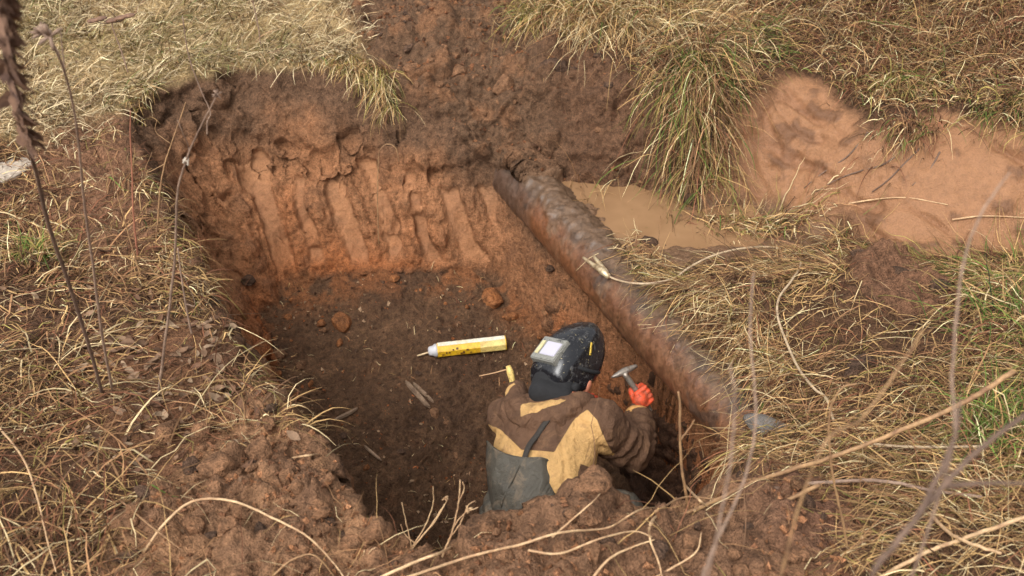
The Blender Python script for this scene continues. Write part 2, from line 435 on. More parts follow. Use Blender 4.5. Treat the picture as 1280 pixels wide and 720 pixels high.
rill = on_core(lambda x, y, z: fbm(x * 1.0 + y * .9, (y - x) * .25, z * 0, 6.0, 3, 63, ridged=True))
D += top_m * z_mud * (.045 * n_big + .012 * n_mid + .003 * n_fine + .03 * np.clip(n_mid - .22, 0, 1) - .03 * sstep(.45, .8, rill))
pud = np.zeros_like(X)
for (u_, v_, rx_, ry_) in ((768, 268, .22, .42), (868, 290, .2, .12), (835, 240, .20, .10), (935, 262, .25, .06)):
    p_ = at(u_, v_, -.37); pud = np.maximum(pud, np.exp(-((X - p_[0]) / rx_) ** 2 - ((Y - p_[1]) / ry_) ** 2))
D += top_m * z_shelf * (.020 * n_big + .020 * n_mid + .006 * n_fine + .018 * c_mid * pc + .012 - .055 * pud)
# excavator tooth marks on the far wall
farw = wall * sstep(4.3, 4.5, Y) * sstep(-1.5, -1.3, X) * (1 - sstep(-.15, .0, X))
qx = (X + .36 * H + .05 * vnoise(X * 3, Y * 3, H * 3, 50)) / .195
qi = np.floor(qx); qf = qx - qi
qf = qf + .10 * n_mid + .08 * n_big; rnd = _hash(qi.astype(np.int64), qi.astype(np.int64) * 0, qi.astype(np.int64) * 0, 77)
ztop = -.31 - .14 * rnd + .05 * n_mid; zbot = -.98 + .12 * _hash(qi.astype(np.int64), qi.astype(np.int64) * 0 + 3, qi.astype(np.int64) * 0, 78)
wj = .12 * (_hash(qi.astype(np.int64), qi.astype(np.int64) * 0 + 7, qi.astype(np.int64) * 0, 79) - .5)
strip = sstep(.2 + wj, .24 + wj, qf) * (1 - sstep(.66 - wj, .71 - wj, qf)) * (1 - .7 * sstep(.18, .4, on_core(lambda x, y, z: fbm(x, y, z, 7, 3, 64)))) * sstep(0, .04, ztop - H) * sstep(0, .06, H - zbot) * farw
D = mix(D, -.034 + .02 * n_big + .006 * n_mid + .003 * n_fine, strip * .9)
D += farw * .012 * (1 - strip) * sstep(.76, .82, qf) * sstep(0, .05, ztop - H)
# bites along the top of the clay
zs = -.27 - .07 * np.abs(np.sin((X * 4.6 + .6 + 1.2 * n_big) * math.pi / 1.15)) ** .7 - .12 * n_big - .05 * n_mid
bite = farw * (1 - sstep(zs - .05, zs, H)) * sstep(-.60, -.42, H)
D += -.04 * bite
crackm = wall * (1 - sstep(-1.05, -.9, X)) * (1 - farw)
D += crackm * -.05 * sstep(.45, .7, on_core(lambda x, y, z: fbm(x, y, z, 7, 2, 61, ridged=True)))
D *= core
PX, PY, PZ = X + NXv * D, Y + NYv * D, H + NZv * D
def hz(x, y):                               # height of the finished ground
    x = np.asarray(x, float); y = np.asarray(y, float)
    i = np.clip(np.searchsorted(GX, x) - 1, 0, NX - 2); j = np.clip(np.searchsorted(GY, y) - 1, 0, NY - 2)
    a = np.clip((x - GX[i]) / (GX[i + 1] - GX[i]), 0, 1); b = np.clip((y - GY[j]) / (GY[j + 1] - GY[j]), 0, 1)
    return PZ[j, i] * (1 - a) * (1 - b) + PZ[j, i + 1] * a * (1 - b) + PZ[j + 1, i] * (1 - a) * b + PZ[j + 1, i + 1] * a * b
def gsample(A, x, y):
    i = np.clip(np.searchsorted(GX, x), 0, NX - 1); j = np.clip(np.searchsorted(GY, y), 0, NY - 1); return A[j, i]
# soil colours
def cmix(C, col, m): return C + (np.asarray(col, np.float32) - C) * m[..., None]
C = np.zeros(X.shape + (3,), np.float32) + S3(92, 66, 48)
C = cmix(C, S3(170, 144, 102), z_field)
C = cmix(C, S3(132, 96, 72), z_lslope)
C = cmix(C, S3(120, 84, 60), z_litter * .8)
C = cmix(C, S3(154, 115, 84), z_near)
C = cmix(C, S3(104, 76, 58), z_near * sstep(-.2, .35, n_big + .4 * n_mid) * .7)
C = cmix(C, S3(112, 80, 62), z_near * sstep(.55, .9, X))
C = cmix(C, S3(106, 80, 60), z_back)
C = cmix(C, S3(126, 90, 64), z_back * sstep(.0, .45, n_mid + .3 * n_big) * (1 - sstep(-.1, .3, X)))
C = cmix(C, S3(106, 76, 56), z_back * sstep(.05, .4, X) * .7)
C = cmix(C, S3(118, 90, 68), z_shelf)
C = cmix(C, S3(104, 78, 58), z_shelf * sstep(.0, .5, n_mid))
C = cmix(C, S3(144, 104, 74), z_mud)
C = cmix(C, S3(104, 74, 54), z_mud * sstep(.22, .45, n_mid) * .8)
C = cmix(C, S3(134, 96, 70), z_mud * sstep(.5, .8, rill) * .6)
C = cmix(C, S3(120, 86, 64), z_lump)
dep = B - H
clay = np.broadcast_to(S3(154, 107, 74), C.shape) * (1 + .25 * n_big[..., None])
clay = cmix(clay, S3(160, 96, 56), sstep(.45, .95, dep + .25 * n_big) * .9)
clay = cmix(clay, S3(114, 80, 58), sstep(.1, .5, n_mid) * .55)
clay = cmix(clay, S3(100, 76, 58), (1 - sstep(.06, .34, dep + .14 * n_big + .1 * n_mid)) * .92)
clay = cmix(clay, S3(170, 124, 88), strip * .34)
clay = cmix(clay, S3(140, 100, 72), strip * sstep(.05, .25, n_big) * .5)
C = cmix(C, clay, sstep(.0, .05, s))
fc = np.broadcast_to(S3(94, 69, 50), C.shape)
fc = cmix(fc, S3(116, 86, 62), sstep(.1, .5, n_mid) * .6)
fc = cmix(fc, S3(74, 54, 40), sstep(.05, .5, n_big) * .6)
edge = 1 - sstep(.04, .22, df * 0 - sdf(X, Y, FLOOR) + .12 * n_mid)
fc = cmix(fc, S3(146, 92, 56), edge * sstep(4.1, 4.5, Y) * sstep(-.1, .3, n_mid + .1) * .6)
under = sstep(.93, .995, s + .03 * n_mid)
C = cmix(C, fc, under)
C = np.clip(C, .004, 1)
ROUGH = .85 - .42 * z_mud * top_m - .38 * z_shelf * top_m - .2 * floor_m - .12 * strip
GRIT = np.clip(1 - .68 * z_mud * top_m - .45 * z_shelf * top_m - .55 * strip, .12, 1)

Vall = np.stack([PX, PY, PZ], -1).reshape(-1, 3)
idx = np.arange(NX * NY).reshape(NY, NX)
Q = np.stack([idx[:-1, :-1], idx[:-1, 1:], idx[1:, 1:], idx[1:, :-1]], -1).reshape(-1, 4)
cell = lambda A: A[:-1, :-1].reshape(-1)
zid = np.zeros(len(Q), int)
zid[cell(z_back * top_m) > .5] = 3; zid[cell(z_mud * top_m) > .5] = 4; zid[cell(z_near * top_m) > .5] = 5; zid[cell(z_shelf * top_m) > .5] = 6
zid[cell(s) > .03] = 1; zid[cell(s) > .95] = 2
fullme = np_mesh('terrain_tmp', Vall, Q)
vn = np.zeros(len(Vall) * 3, np.float32); fullme.vertices.foreach_get('normal', vn) if False else fullme.vertex_normals.foreach_get('vector', vn)
vn = vn.reshape(-1, 3)
Cf, Rf, Gf = C.reshape(-1, 3), ROUGH.ravel(), GRIT.ravel()
for k, nm in ((0, 'ground'), (1, 'pit_wall'), (2, 'pit_floor'), (3, 'trench_soil'), (4, 'mud_bank'), (5, 'soil_heap'), (6, 'muddy_shelf')):
    q = Q[zid == k]; used, inv = np.unique(q, return_inverse=True)
    me = np_mesh(nm, Vall[used], inv.reshape(-1, 4))
    vcol(me, 'soil', Cf[used]); vfloat(me, 'rough', Rf[used]); vfloat(me, 'grit', Gf[used])
    me.normals_split_custom_set_from_vertices(vn[used].tolist())
    tag(link(nm, me, M_SOIL), kind='structure')
bpy.data.meshes.remove(fullme)

# ------------------------------------------------------------------ wall under the pipe, pipe, puddle
def grid_mesh(name, P, closed_u=False):
    n, m = P.shape[:2]; id_ = np.arange(n * m).reshape(n, m)
    if closed_u: id_ = np.concatenate([id_, id_[:, :1]], 1)
    q = np.stack([id_[:-1, :-1], id_[:-1, 1:], id_[1:, 1:], id_[1:, :-1]], -1).reshape(-1, 4)
    return np_mesh(name, P.reshape(-1, 3), q)
def undercut():
    T = np.linspace(-.02, 1.02, 300); K = np.linspace(0, 1, 130)
    t2, k2 = np.meshgrid(T, K, indexing='ij')
    base = PIPE_A + (PIPE_B - PIPE_A) * t2[..., None]
    zt = -.46; zb = -1.62
    z = zt + (zb - zt) * k2
    off = mix(.02 + .12 * k2 ** 1.3, -.14 + .20 * k2 ** 1.5, sstep(.25, .5, t2))
    P = base + _side * off[..., None]; P[..., 2] = z
    x, y, zz = P[..., 0], P[..., 1], P[..., 2]
    nb, nm, nf = fbm(x, y, zz, 3.2, 3, 31), fbm(x, y, zz, 11, 4, 32), fbm(x, y, zz, 42, 3, 33)
    w1, w2 = worley(x, y, zz, 12, 42)
    D = .05 * nb + .035 * nm + .012 * nf + .05 * np.clip(1 - 1.3 * w1, -.2, 1)
    P = P + _side * D[..., None]; P[..., 2] += .5 * D
    me = grid_mesh('undercut_wall', P)
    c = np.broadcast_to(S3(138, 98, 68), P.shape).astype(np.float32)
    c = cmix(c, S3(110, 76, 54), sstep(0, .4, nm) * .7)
    c = cmix(c, S3(84, 58, 42), sstep(.35, .6, t2 + .2 * nb))  # near half darker: shade of the hollow under the pipe put into colour
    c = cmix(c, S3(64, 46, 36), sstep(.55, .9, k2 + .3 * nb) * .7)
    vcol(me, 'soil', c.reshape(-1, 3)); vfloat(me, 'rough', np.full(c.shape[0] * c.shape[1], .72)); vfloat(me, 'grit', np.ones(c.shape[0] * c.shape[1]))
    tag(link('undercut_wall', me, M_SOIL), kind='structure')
undercut()

def mat_pipe():
    m, t, b = nt_new('rusty_pipe')
    pos = N(t, 'ShaderNodeNewGeometry').outputs['Position']
    col = N(t, 'ShaderNodeVertexColor'); col.layer_name = 'soil'
    n1 = noise(t, 26, 5, 0.7, pos, .5); n2 = noise(t, 110, 3, 0.7, pos)
    c = mixc(t, 'MULTIPLY', 1.0, col.outputs[0], ramp(t, n1.outputs[0], [(0.3, .5), (0.5, 1.0), (0.7, 1.45)]).outputs[0])
    c = mixc(t, 'MULTIPLY', 1.0, c, ramp(t, n2.outputs[0], [(0.3, .75), (0.7, 1.2)]).outputs[0])
    t.links.new(c, b.inputs['Base Color'])
    t.links.new(ramp(t, n1.outputs[0], [(.3, .3), (.7, .62)]).outputs[0], b.inputs['Roughness'])
    t.links.new(bumpn(t, n1.outputs[0], .5, .012), b.inputs['Normal'])
    return m
M_PIPE = mat_pipe()
def pipe():
    T = np.linspace(-.25, 1.18, 380); A = np.linspace(0, 2 * math.pi, 96, endpoint=False)
    t2, a2 = np.meshgrid(T, A, indexing='ij')
    up = np.array([0, 0, 1.0])
    base = PIPE_A + (PIPE_B - PIPE_A) * t2[..., None]
    rad = _side * np.cos(a2)[..., None] + up * np.sin(a2)[..., None]
    P = base + rad * PIPE_R
    x, y, z = P[..., 0], P[..., 1], P[..., 2]
    nb, nm, nf = fbm(x, y, z, 3.5, 3, 131), fbm(x, y, z, 12, 4, 132), fbm(x, y, z, 45, 3, 133)
    upness = np.sin(a2)
    wrap = np.abs(((t2 * 11 + a2 / (2 * math.pi)) % 1) - .5)       # spiral lap of the old wrapping
    D = .006 * nm + .0025 * nf + .004 * sstep(.46, .5, wrap)
    mud = sstep(.15, .75, upness - .9 * np.cos(a2) * .8 + .55 * nb + .3 * nm - .1) * (1 - .7 * sstep(.42, .62, t2 + .12 * nm))
    D += mud * (.014 + .018 * nm + .008 * nf)
    P = P + rad * D[..., None]
    c = np.broadcast_to(S3(104, 80, 60), P.shape).astype(np.float32)
    c = cmix(c, S3(76, 58, 46), sstep(0, .5, nm))
    c = cmix(c, S3(118, 74, 46), sstep(.05, .45, nb + .35 * nm - .25 * upness) * .7)
    c = cmix(c, S3(126, 76, 44), sstep(-.2, .5, np.cos(a2) - .5 * upness - .1 + .6 * nm) * .5)
    c = cmix(c, S3(120, 94, 72), sstep(.25, .5, fbm(x, y, z, 7, 4, 135) + .2 * upness - .1) * .75)
    c = cmix(c, S3(66, 54, 46), sstep(.2, .4, fbm(x, y, z, 9, 4, 136)) * .7)
    c = cmix(c, S3(70, 58, 50), (1 - sstep(.10, .24, t2 + .06 * nm)) * sstep(-.2, .4, np.cos(a2)) * .7)
    c = cmix(c, S3(104, 80, 60), mud)
    c = c * .88
    me = grid_mesh('steel_pipe', P, True)
    vcol(me, 'soil', c.reshape(-1, 3))
    o = link('old_pipe', me, M_PIPE)
    tag(o, 'old rusty brown pipe, mud caked, running through the pit beside the crouching welder', 'pipe')
pipe()

M_WATER, _t, _b = nt_new('muddy_water')
_n = noise(_t, 5, 3, .6, N(_t, 'ShaderNodeNewGeometry').outputs['Position'])
_t.links.new(ramp(_t, _n.outputs[0], [(.3, srgb(134, 102, 72)), (.7, srgb(150, 116, 84))]).outputs[0], _b.inputs['Base Color'])
_b.inputs['Roughness'].default_value = .03
_n2 = noise(_t, 14, 2, .5, N(_t, 'ShaderNodeNewGeometry').outputs['Position'])
_t.links.new(bumpn(_t, _n2.outputs[0], .08, .01), _b.inputs['Normal'])
def puddle(name, pts, z):
    poly = np.array([at(u, v, z) for u, v in pts])
    pts2 = spline(list(poly) + [poly[0]], 8)[:-1]
    bm = bmesh.new(); vs = [bm.verts.new((p[0], p[1], z)) for p in pts2]; bm.faces.new(vs)
    bmesh.ops.triangulate(bm, faces=bm.faces)
    return tag(bm_obj(name, bm, M_WATER, smooth=False), kind='structure')
puddle('puddle_water', [(690,228),(760,222),(850,228),(930,250),(960,290),(930,318),(880,325),(830,335),(790,340),(760,315),(720,262)], -.382)

# ------------------------------------------------------------------ grass
STRAW, PALE, TAN, RED, OLIVE, GREEN, BROWN = S3(172,138,92), S3(208,184,140), S3(142,106,74), S3(122,80,58), S3(140,126,70), S3(88,108,48), S3(92,68,50)
def tints(n, weights):
    pal = np.array([STRAW, PALE, TAN, RED, OLIVE, GREEN, BROWN]); w = np.array(weights, float); w /= w.sum()
    c = pal[RNG.choice(7, n, p=w)]
    return np.clip(c * (1 + .34 * RNG.standard_normal((n, 1))), .01, .9).astype(np.float32)
def blades(name, R, az, tilt, L, droop, width, tint, segs=4, hug=.004, twist=.5, parent=None):
    """R (n,3) roots; arrays of length n"""
    n = len(R); L = np.broadcast_to(L, n); droop = np.broadcast_to(droop, n); width = np.broadcast_to(width, n)
    d = np.stack([np.cos(az) * np.sin(tilt), np.sin(az) * np.sin(tilt), np.cos(tilt)], 1)
    p = R.copy(); side = np.stack([-np.sin(az), np.cos(az), np.zeros(n)], 1)
    side = side + twist * RNG.standard_normal((n, 3)); side /= np.linalg.norm(side, axis=1, keepdims=True)
    bend = .35 * RNG.standard_normal(n)
    V = np.zeros((n, segs + 1, 2, 3))
    for k in range(segs + 1):
        f = k / segs
        w = width * (1 - .85 * f ** 1.5) * .5
        V[:, k, 0] = p - side * w[:, None]; V[:, k, 1] = p + side * w[:, None]
        d = d + np.stack([-np.sin(az) * bend / segs, np.cos(az) * bend / segs, -droop / segs], 1) + .09 * RNG.standard_normal((n, 3)) + (RNG.random(n) < .09)[:, None] * .6 * RNG.standard_normal((n, 3))
        d /= np.linalg.norm(d, axis=1, keepdims=True)
        p = p + d * (L / segs)[:, None]
        if hug is not None:
            g = hz(p[:, 0], p[:, 1]) + hug * (1 + 6 * RNG.random(n)) ; low = p[:, 2] < g
            p[low, 2] = g[low]
    idx = np.arange(n * (segs + 1) * 2).reshape(n, segs + 1, 2)
    Fq = np.stack([idx[:, :-1, 0], idx[:, :-1, 1], idx[:, 1:, 1], idx[:, 1:, 0]], -1).reshape(-1, 4)
    me = np_mesh(name, V.reshape(-1, 3), Fq)
    root_tip = np.linspace(.8, 1.1, segs + 1)[None, :, None, None]  # blade colour darker at the root, lighter at the tip
    vcol(me, 'tint', np.clip((tint[:, None, None, :] * root_tip * np.ones((1, 1, 2, 1))), 0, 1).reshape(-1, 3))
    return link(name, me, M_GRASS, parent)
def scatter(n, x0, x1, y0, y1, dens):
    x = RNG.uniform(x0, x1, n); y = RNG.uniform(y0, y1, n)
    k = RNG.random(n) < dens(x, y); x, y = x[k], y[k]
    return np.stack([x, y, hz(x, y) - .004], 1)
def pnoise(x, y, f, seed): return vnoise(x * f, y * f, np.zeros_like(x), seed)
soilz = np.clip(z_rough + z_mud + z_shelf, 0, 1)
outpit = lambda x, y: gsample(1 - sstep(0, .03, s), x, y)
def m_field(x, y): return gsample(z_field, x, y) * outpit(x, y)
# 1 short bleached grass of the field
R = scatter(60000, -3.6, .2, 4.4, 6.9, lambda x, y: m_field(x, y) * (.55 + .45 * pnoise(x, y, 4, 91)))
az = RNG.uniform(0, 2 * math.pi, len(R)) * .5 + 3.9; g = pnoise(R[:, 0], R[:, 1], 2.2, 92)
tt = tints(len(R), [2.5, 10, 1.4, .4, .6, .0, .9]); olv = (g > .35) & (RNG.random(len(R)) < .5); tt[olv] = tints(olv.sum(), [1, 1, 0, 0, 5, .6, 0])
_l = tt.mean(1, keepdims=True); tt = (tt * .7 + _l * np.array([1.22, 1.0, .70]) * .3 * 1.15).astype(np.float32)
tag(blades('field_grass', R, az, RNG.uniform(.3, 1.25, len(R)), RNG.uniform(.05, .20, len(R)), .9, RNG.uniform(.003, .007, len(R)), tt, 3),
    'short bleached grass of the field behind the pit, upper left', 'grass', kind='stuff')
R = scatter(22000, -7, 4, 6.8, 11, lambda x, y: (1 - gsample(z_back, x, y)))
tag(blades('distant_grass', R, RNG.uniform(0, 6.28, len(R)), RNG.uniform(.3, 1.2, len(R)), RNG.uniform(.08, .25, len(R)), .9, .008, tints(len(R), [3, 4, 2, .3, 1.2, .2, .4]), 3, None),
    'bleached grass of the field beyond the trench', 'grass', kind='stuff')
# 2 fringe hanging over the far rim
def along(poly, n):
    poly = np.asarray(poly); e = np.diff(poly, axis=0); l = np.linalg.norm(e, axis=1); c = np.concatenate([[0], np.cumsum(l)])
    q = RNG.uniform(0, c[-1], n); i = np.clip(np.searchsorted(c, q) - 1, 0, len(l) - 1)
    f = (q - c[i]) / l[i]; return poly[i] + e[i] * f[:, None], e[i] / l[i][:, None], q / c[-1]
_lr = [at(*q)[:2] for q in [(168,205,-.06),(213,290,-.11),(250,345,-.1),(300,415,-.08),(340,485,-.05),(385,550,-.03)]]
p2, tang, q = along(_lr, 900); p2 = p2 + np.stack([RNG.uniform(-.12, .02, 900), RNG.normal(0, .03, 900)], 1)
k = pnoise(p2[:, 0], p2[:, 1], 5, 193) > -.05; p2 = p2[k]; R = np.stack([p2[:, 0], p2[:, 1], hz(p2[:, 0], p2[:, 1])], 1); n = len(R)
tag(blades('left_rim_grass', R, .1 + .9 * RNG.standard_normal(n), RNG.uniform(.5, 1.5, n), RNG.uniform(.06, .22, n), RNG.uniform(1.0, 2.6, n), RNG.uniform(.002, .006, n), tints(n, [4, 2, 3, 2, .8, .2, 2]), 5, .004),
    'straggling dead grass hanging over the left rim of the pit', 'grass', kind='stuff')
rimline = [at(*q)[:2] for q in [(160,128,0),(200,93,0),(300,74,0),(400,73,0),(452,86,0),(492,108,-.05)]]
p2, tang, q = along(rimline, 4200)
keep = RNG.random(4200) < (.25 + .75 * sstep(.3, .85, q)) * (.55 + .45 * pnoise(p2[:, 0], p2[:, 1], 6, 93)); p2, q = p2[keep], q[keep]
p2 = p2 + np.stack([RNG.normal(0, .02, len(p2)), RNG.uniform(-.03, .10, len(p2))], 1)
R = np.stack([p2[:, 0], p2[:, 1], hz(p2[:, 0], p2[:, 1])], 1); n = len(R)
tag(blades('rim_grass', R, -1.4 + .7 * RNG.standard_normal(n), RNG.uniform(.3, 1.3, n), RNG.uniform(.07, .2, n) * (.6 + .75 * sstep(.7, 1, q)), RNG.uniform(1.2, 3, n), RNG.uniform(.003, .006, n),
           tints(n, [4, 3, 1.5, .3, 3.2, .5, .3]), 5, None), 'yellow green grass fringe hanging over the far rim of the pit', 'grass', kind='stuff')
# 3 long dry grass on the left bank
def m_left(x, y): return outpit(x, y) * (1 - gsample(soilz, x, y)) * (1 - gsample(z_field, x, y)) * (1 - .75 * gsample(z_litter, x, y)) * (1 - .6 * gsample(z_lslope, x, y)) * (x < -.35)
R = scatter(26000, -2.9, -.2, 1.5, 4.7, lambda x, y: m_left(x, y) * np.clip(.6 + .9 * pnoise(x, y, 3.5, 94), .06, 1)); n = len(R)
flow = 2.2 * pnoise(R[:, 0], R[:, 1], 1.6, 95) + 1.0 * pnoise(R[:, 0], R[:, 1], 5, 96)
tag(blades('tangled_grass', R, -.6 + 1.6 * flow + .9 * RNG.standard_normal(n), RNG.uniform(.5, 1.5, n), RNG.uniform(.08, .36, n), RNG.uniform(1.6, 3.2, n), RNG.uniform(.0025, .007, n),
           tints(n, [4, 1.6, 5, 3, .5, .1, 3.2]), 6, .003), 'tangled long dry grass on the bank left of the pit', 'grass', kind='stuff')
R = scatter(14000, -2.9, -.2, 1.5, 4.7, lambda x, y: np.clip(m_left(x, y) + .25 * gsample(z_lslope, x, y) * outpit(x, y), 0, 1)); n = len(R)
tag(blades('short_dead_grass', R, RNG.uniform(0, 6.28, n), RNG.uniform(.6, 1.5, n), RNG.uniform(.03, .12, n), 1.4, RNG.uniform(.002, .005, n),
           tints(n, [3, 2, 4, 3, .5, .1, 3]), 3, .002), 'short dead grass litter under the long grass left of the pit', 'grass', kind='stuff')
# 4 straw on the right bank between pipe and mud
def m_right(x, y): return outpit(x, y) * (1 - gsample(soilz, x, y)) * (x > .3) * (y < 4.5)
R = scatter(64000, .2, 2.9, 1.4, 4.6, lambda x, y: m_right(x, y) * np.clip(.62 + .8 * pnoise(x, y, 3.2, 97), .22, 1)); n = len(R)
flow = pnoise(R[:, 0], R[:, 1], 1.5, 98); gr = sstep(1.45, 1.8, R[:, 0]) * sstep(-.3, .5, pnoise(R[:, 0], R[:, 1], 3, 99))
tt = tints(n, [5, 1.5, 4, 2.2, 1.0, .1, 2.8]); k = RNG.random(n) < gr * .3; tt[k] = tints(k.sum(), [1, 0, 0, 0, 3, 4, 0])
tag(blades('straw_mat', R, -2.3 + 1.5 * flow + .8 * RNG.standard_normal(n), RNG.uniform(.7, 1.5, n), RNG.uniform(.06, .27, n), RNG.uniform(.8, 2.2, n), RNG.uniform(.002, .0055, n), tt, 5, .003),
    'flattened straw covering the bank right of the pipe', 'grass', kind='stuff')
# straw fallen over the pipe's right side
n = 2600; tq = RNG.uniform(.42, 1.02, n); R = PIPE_A + (PIPE_B - PIPE_A) * tq[:, None] - _side * RNG.uniform(.03, .22, n)[:, None]; R[:, 2] = np.maximum(hz(R[:, 0], R[:, 1]), -.345) + RNG.uniform(0, .02, n)
k = RNG.random(n) < sstep(.40, .62, tq) * .9 + .08; R = R[k]; n = len(R)
tag(blades('pipe_straw', R, -2.5 + .7 * RNG.standard_normal(n), RNG.uniform(1.15, 1.6, n), RNG.uniform(.06, .22, n), RNG.uniform(.1, .9, n), RNG.uniform(.002, .005, n), tints(n, [5, 3, 3, 2, 1, .1, 2]), 5, None),
    'loose straw fallen over the side of the rusty pipe', 'straw', kind='stuff')
# coarse pale stalks in the nearest grass
R = scatter(2600, -2.2, -.55, 1.45, 2.9, lambda x, y: m_left(x, y) * np.clip(.5 + pnoise(x, y, 3, 196), .1, 1)); n = len(R)
tag(blades('coarse_stalks', R, RNG.uniform(0, 6.28, n), RNG.uniform(.5, 1.5, n), RNG.uniform(.2, .5, n), RNG.uniform(.6, 2.0, n), RNG.uniform(.0025, .0055, n), tints(n, [3, 2.5, 4, 3.5, .2, 0, 2.5]), 8, .006),
    'coarse pale stalks tangled over the nearest grass at lower left', 'grass', kind='stuff')
R = scatter(1500, .2, 1.8, 1.4, 2.6, lambda x, y: outpit(x, y) * (1 - .85 * gsample(z_near, x, y)) * np.clip(.45 + pnoise(x, y, 3, 197), .1, 1)); n = len(R)
tag(blades('coarse_straw', R, .3 + .9 * RNG.standard_normal(n), RNG.uniform(.7, 1.5, n), RNG.uniform(.15, .45, n), RNG.uniform(.5, 1.6, n), RNG.uniform(.0018, .004, n), tints(n, [4, 3, 3, 2, .2, 0, 2]), 8, .006),
    'tangle of thin dry stalks along the lower right foreground', 'straw', kind='stuff')
# 5 long grass on the high bank, upper right
def m_bank(x, y): return (1 - gsample(soilz, x, y)) * (y > 4.35) * (x > .1 + .0 * y) * (1 - gsample(z_field, x, y)) * outpit(x, y)
R = scatter(30000, .0, 3.4, 4.3, 7.2, lambda x, y: m_bank(x, y)); n = len(R)
mud_poly = poly_world([(868,246),(900,182),(955,112),(1010,98),(1088,160),(1180,142),(1330,205),(1330,300),(1250,318),(1130,328),(1060,285),(975,252)])
md = sdf(R[:, 0], R[:, 1], mud_poly); lk = mix(.35, 1.0, sstep(.0, .55, md)); keep = md > .03; R, lk = R[keep], lk[keep]; n = len(R)
tt = tints(n, [5, 4, 3, 1.4, .5, .1, 1]); rb = sstep(.9, 1.6, R[:, 0]) * (RNG.random(n) < .7); k = rb > .5; tt[k] = tints(k.sum(), [1.5, .8, 3, 3.5, .5, .2, 3])
k = (pnoise(R[:, 0], R[:, 1], 2.5, 101) > .4) & (RNG.random(n) < .25); tt[k] = tints(k.sum(), [0, 0, 0, 0, 2, 3, 0])
tag(blades('bank_grass', R, -1.57 + 1.2 * pnoise(R[:, 0], R[:, 1], 1.5, 102) + .7 * RNG.standard_normal(n), RNG.uniform(.2, 1.2, n), RNG.uniform(.14, .42, n) * lk, RNG.uniform(1.2, 2.8, n), RNG.uniform(.003, .006, n), tt, 5, .004),
    'long drooping dead grass on the high bank above the mud slope', 'grass', kind='stuff')
# 6 tussocks, each a thing
def tussock(label, u, v, n, spread, L, az, w, droop=(1.3, 2.8), azs=.7, tl=(.2, 1.2)):
    c = surf(u, v); P = np.zeros((n, 3))
    P[:, 0] = c[0] + spread[0] * RNG.standard_normal(n); P[:, 1] = c[1] + spread[1] * RNG.standard_normal(n); P[:, 2] = hz(P[:, 0], P[:, 1]) - .005
    o = blades('grass_tussock', P, az + azs * RNG.standard_normal(n), RNG.uniform(*tl, n), RNG.uniform(*L, n), RNG.uniform(*droop, n), RNG.uniform(.003, .0065, n), tints(n, w), 7, .006)
    return tag(o, label, 'tussock', 'grass tussocks round the pit')
tussock('big green and straw tussock hanging down the bank beside the puddle', 872, 110, 1500, (.085, .15), (.18, .5), -1.6, [3, 1.2, 4, 2, 1.4, 2.0, 3], (1.4, 3.4), .6, (.2, 1.4))
tussock('straw tussock on the bank crest above the dark trench soil', 770, 20, 1500, (.16, .12), (.2, .45), -1.9, [5, 4, 2, .5, 1, .4, .4])
tussock('small yellowish tuft alone on the trench soil edge at the top', 668, 22, 260, (.06, .05), (.1, .26), -1.8, [3, 1, 1, .3, 4, 1.5, .3])
tussock('green flecked tuft drooping over the mud slope, upper right', 1130, 105, 420, (.14, .07), (.12, .28), -1.6, [2, 1.5, 2, 1, 2, 2, 1.5])
tussock('brown tuft sagging down the middle of the mud slope', 1140, 165, 260, (.08, .05), (.10, .22), -2.2, [2, 1, 4, 2.5, .8, .8, 4], (1.4, 3), .6)
tussock('dark green tuft at the right edge above the mud slope', 1265, 140, 300, (.1, .08), (.12, .28), -1.8, [1, 1, 2, 1, 2, 2.5, 2])
tussock('bright green grass tuft at the right edge of the straw bank', 1258, 545, 300, (.09, .09), (.12, .32), 1.2, [1, .6, 1, .6, 2, 5, .3], (.6, 1.8), 1.6)
tussock('green grass tuft on the right edge below the mud slope', 1270, 400, 160, (.1, .1), (.12, .3), 1.8, [1.5, 1, 1, .5, 2, 4, .3], (.6, 1.8), 1.6)
tussock('fresh green tuft in the dry grass on the left edge', 45, 325, 150, (.04, .04), (.08, .2), 1.2, [2, 1, .5, 0, 3, 2.5, 0], (.6, 1.8), 1.8)
tussock('straw tuft lying along the puddle edge beside the mud', 940, 285, 420, (.13, .05), (.1, .24), -.5, [4, 2, 3, 1, 2, .3, 1], (1, 2), 1.0, (.8, 1.5))
# ------------------------------------------------------------------ the welder
FACE = np.array([.6, .8, 0.]); RIGHT = np.array([.8, -.6, 0.]); UPV = np.array([0, 0, 1.])
def add_capsule(bm, p0, p1, r0, r1, sides=16, rings=5):
    p0, p1 = np.asarray(p0, float), np.asarray(p1, float); ax = p1 - p0; L = np.linalg.norm(ax); ax = ax / (L + 1e-9)
    path, rad = [], []
    for k in range(rings):
        a = math.pi / 2 * (1 - k / rings); path.append(p0 - ax * r0 * math.sin(a)); rad.append(max(r0 * math.cos(a), 1e-3))
    for k in range(5): path.append(p0 + (p1 - p0) * (k / 4)); rad.append(r0 + (r1 - r0) * k / 4)
    for k in range(1, rings + 1):
        a = math.pi / 2 * k / rings; path.append(p1 + ax * r1 * math.sin(a)); rad.append(max(r1 * math.cos(a), 1e-3))
    add_tube(bm, path, rad, sides)
def add_ell(bm, c, axes):
    """axes: three vectors"""
    r = bmesh.ops.create_icosphere(bm, subdivisions=4, radius=1)
    M = Matrix(((axes[0][0], axes[1][0], axes[2][0], c[0]), (axes[0][1], axes[1][1], axes[2][1], c[1]), (axes[0][2], axes[1][2], axes[2][2], c[2]), (0, 0, 0, 1)))
    bmesh.ops.transform(bm, matrix=M, verts=r['verts'])
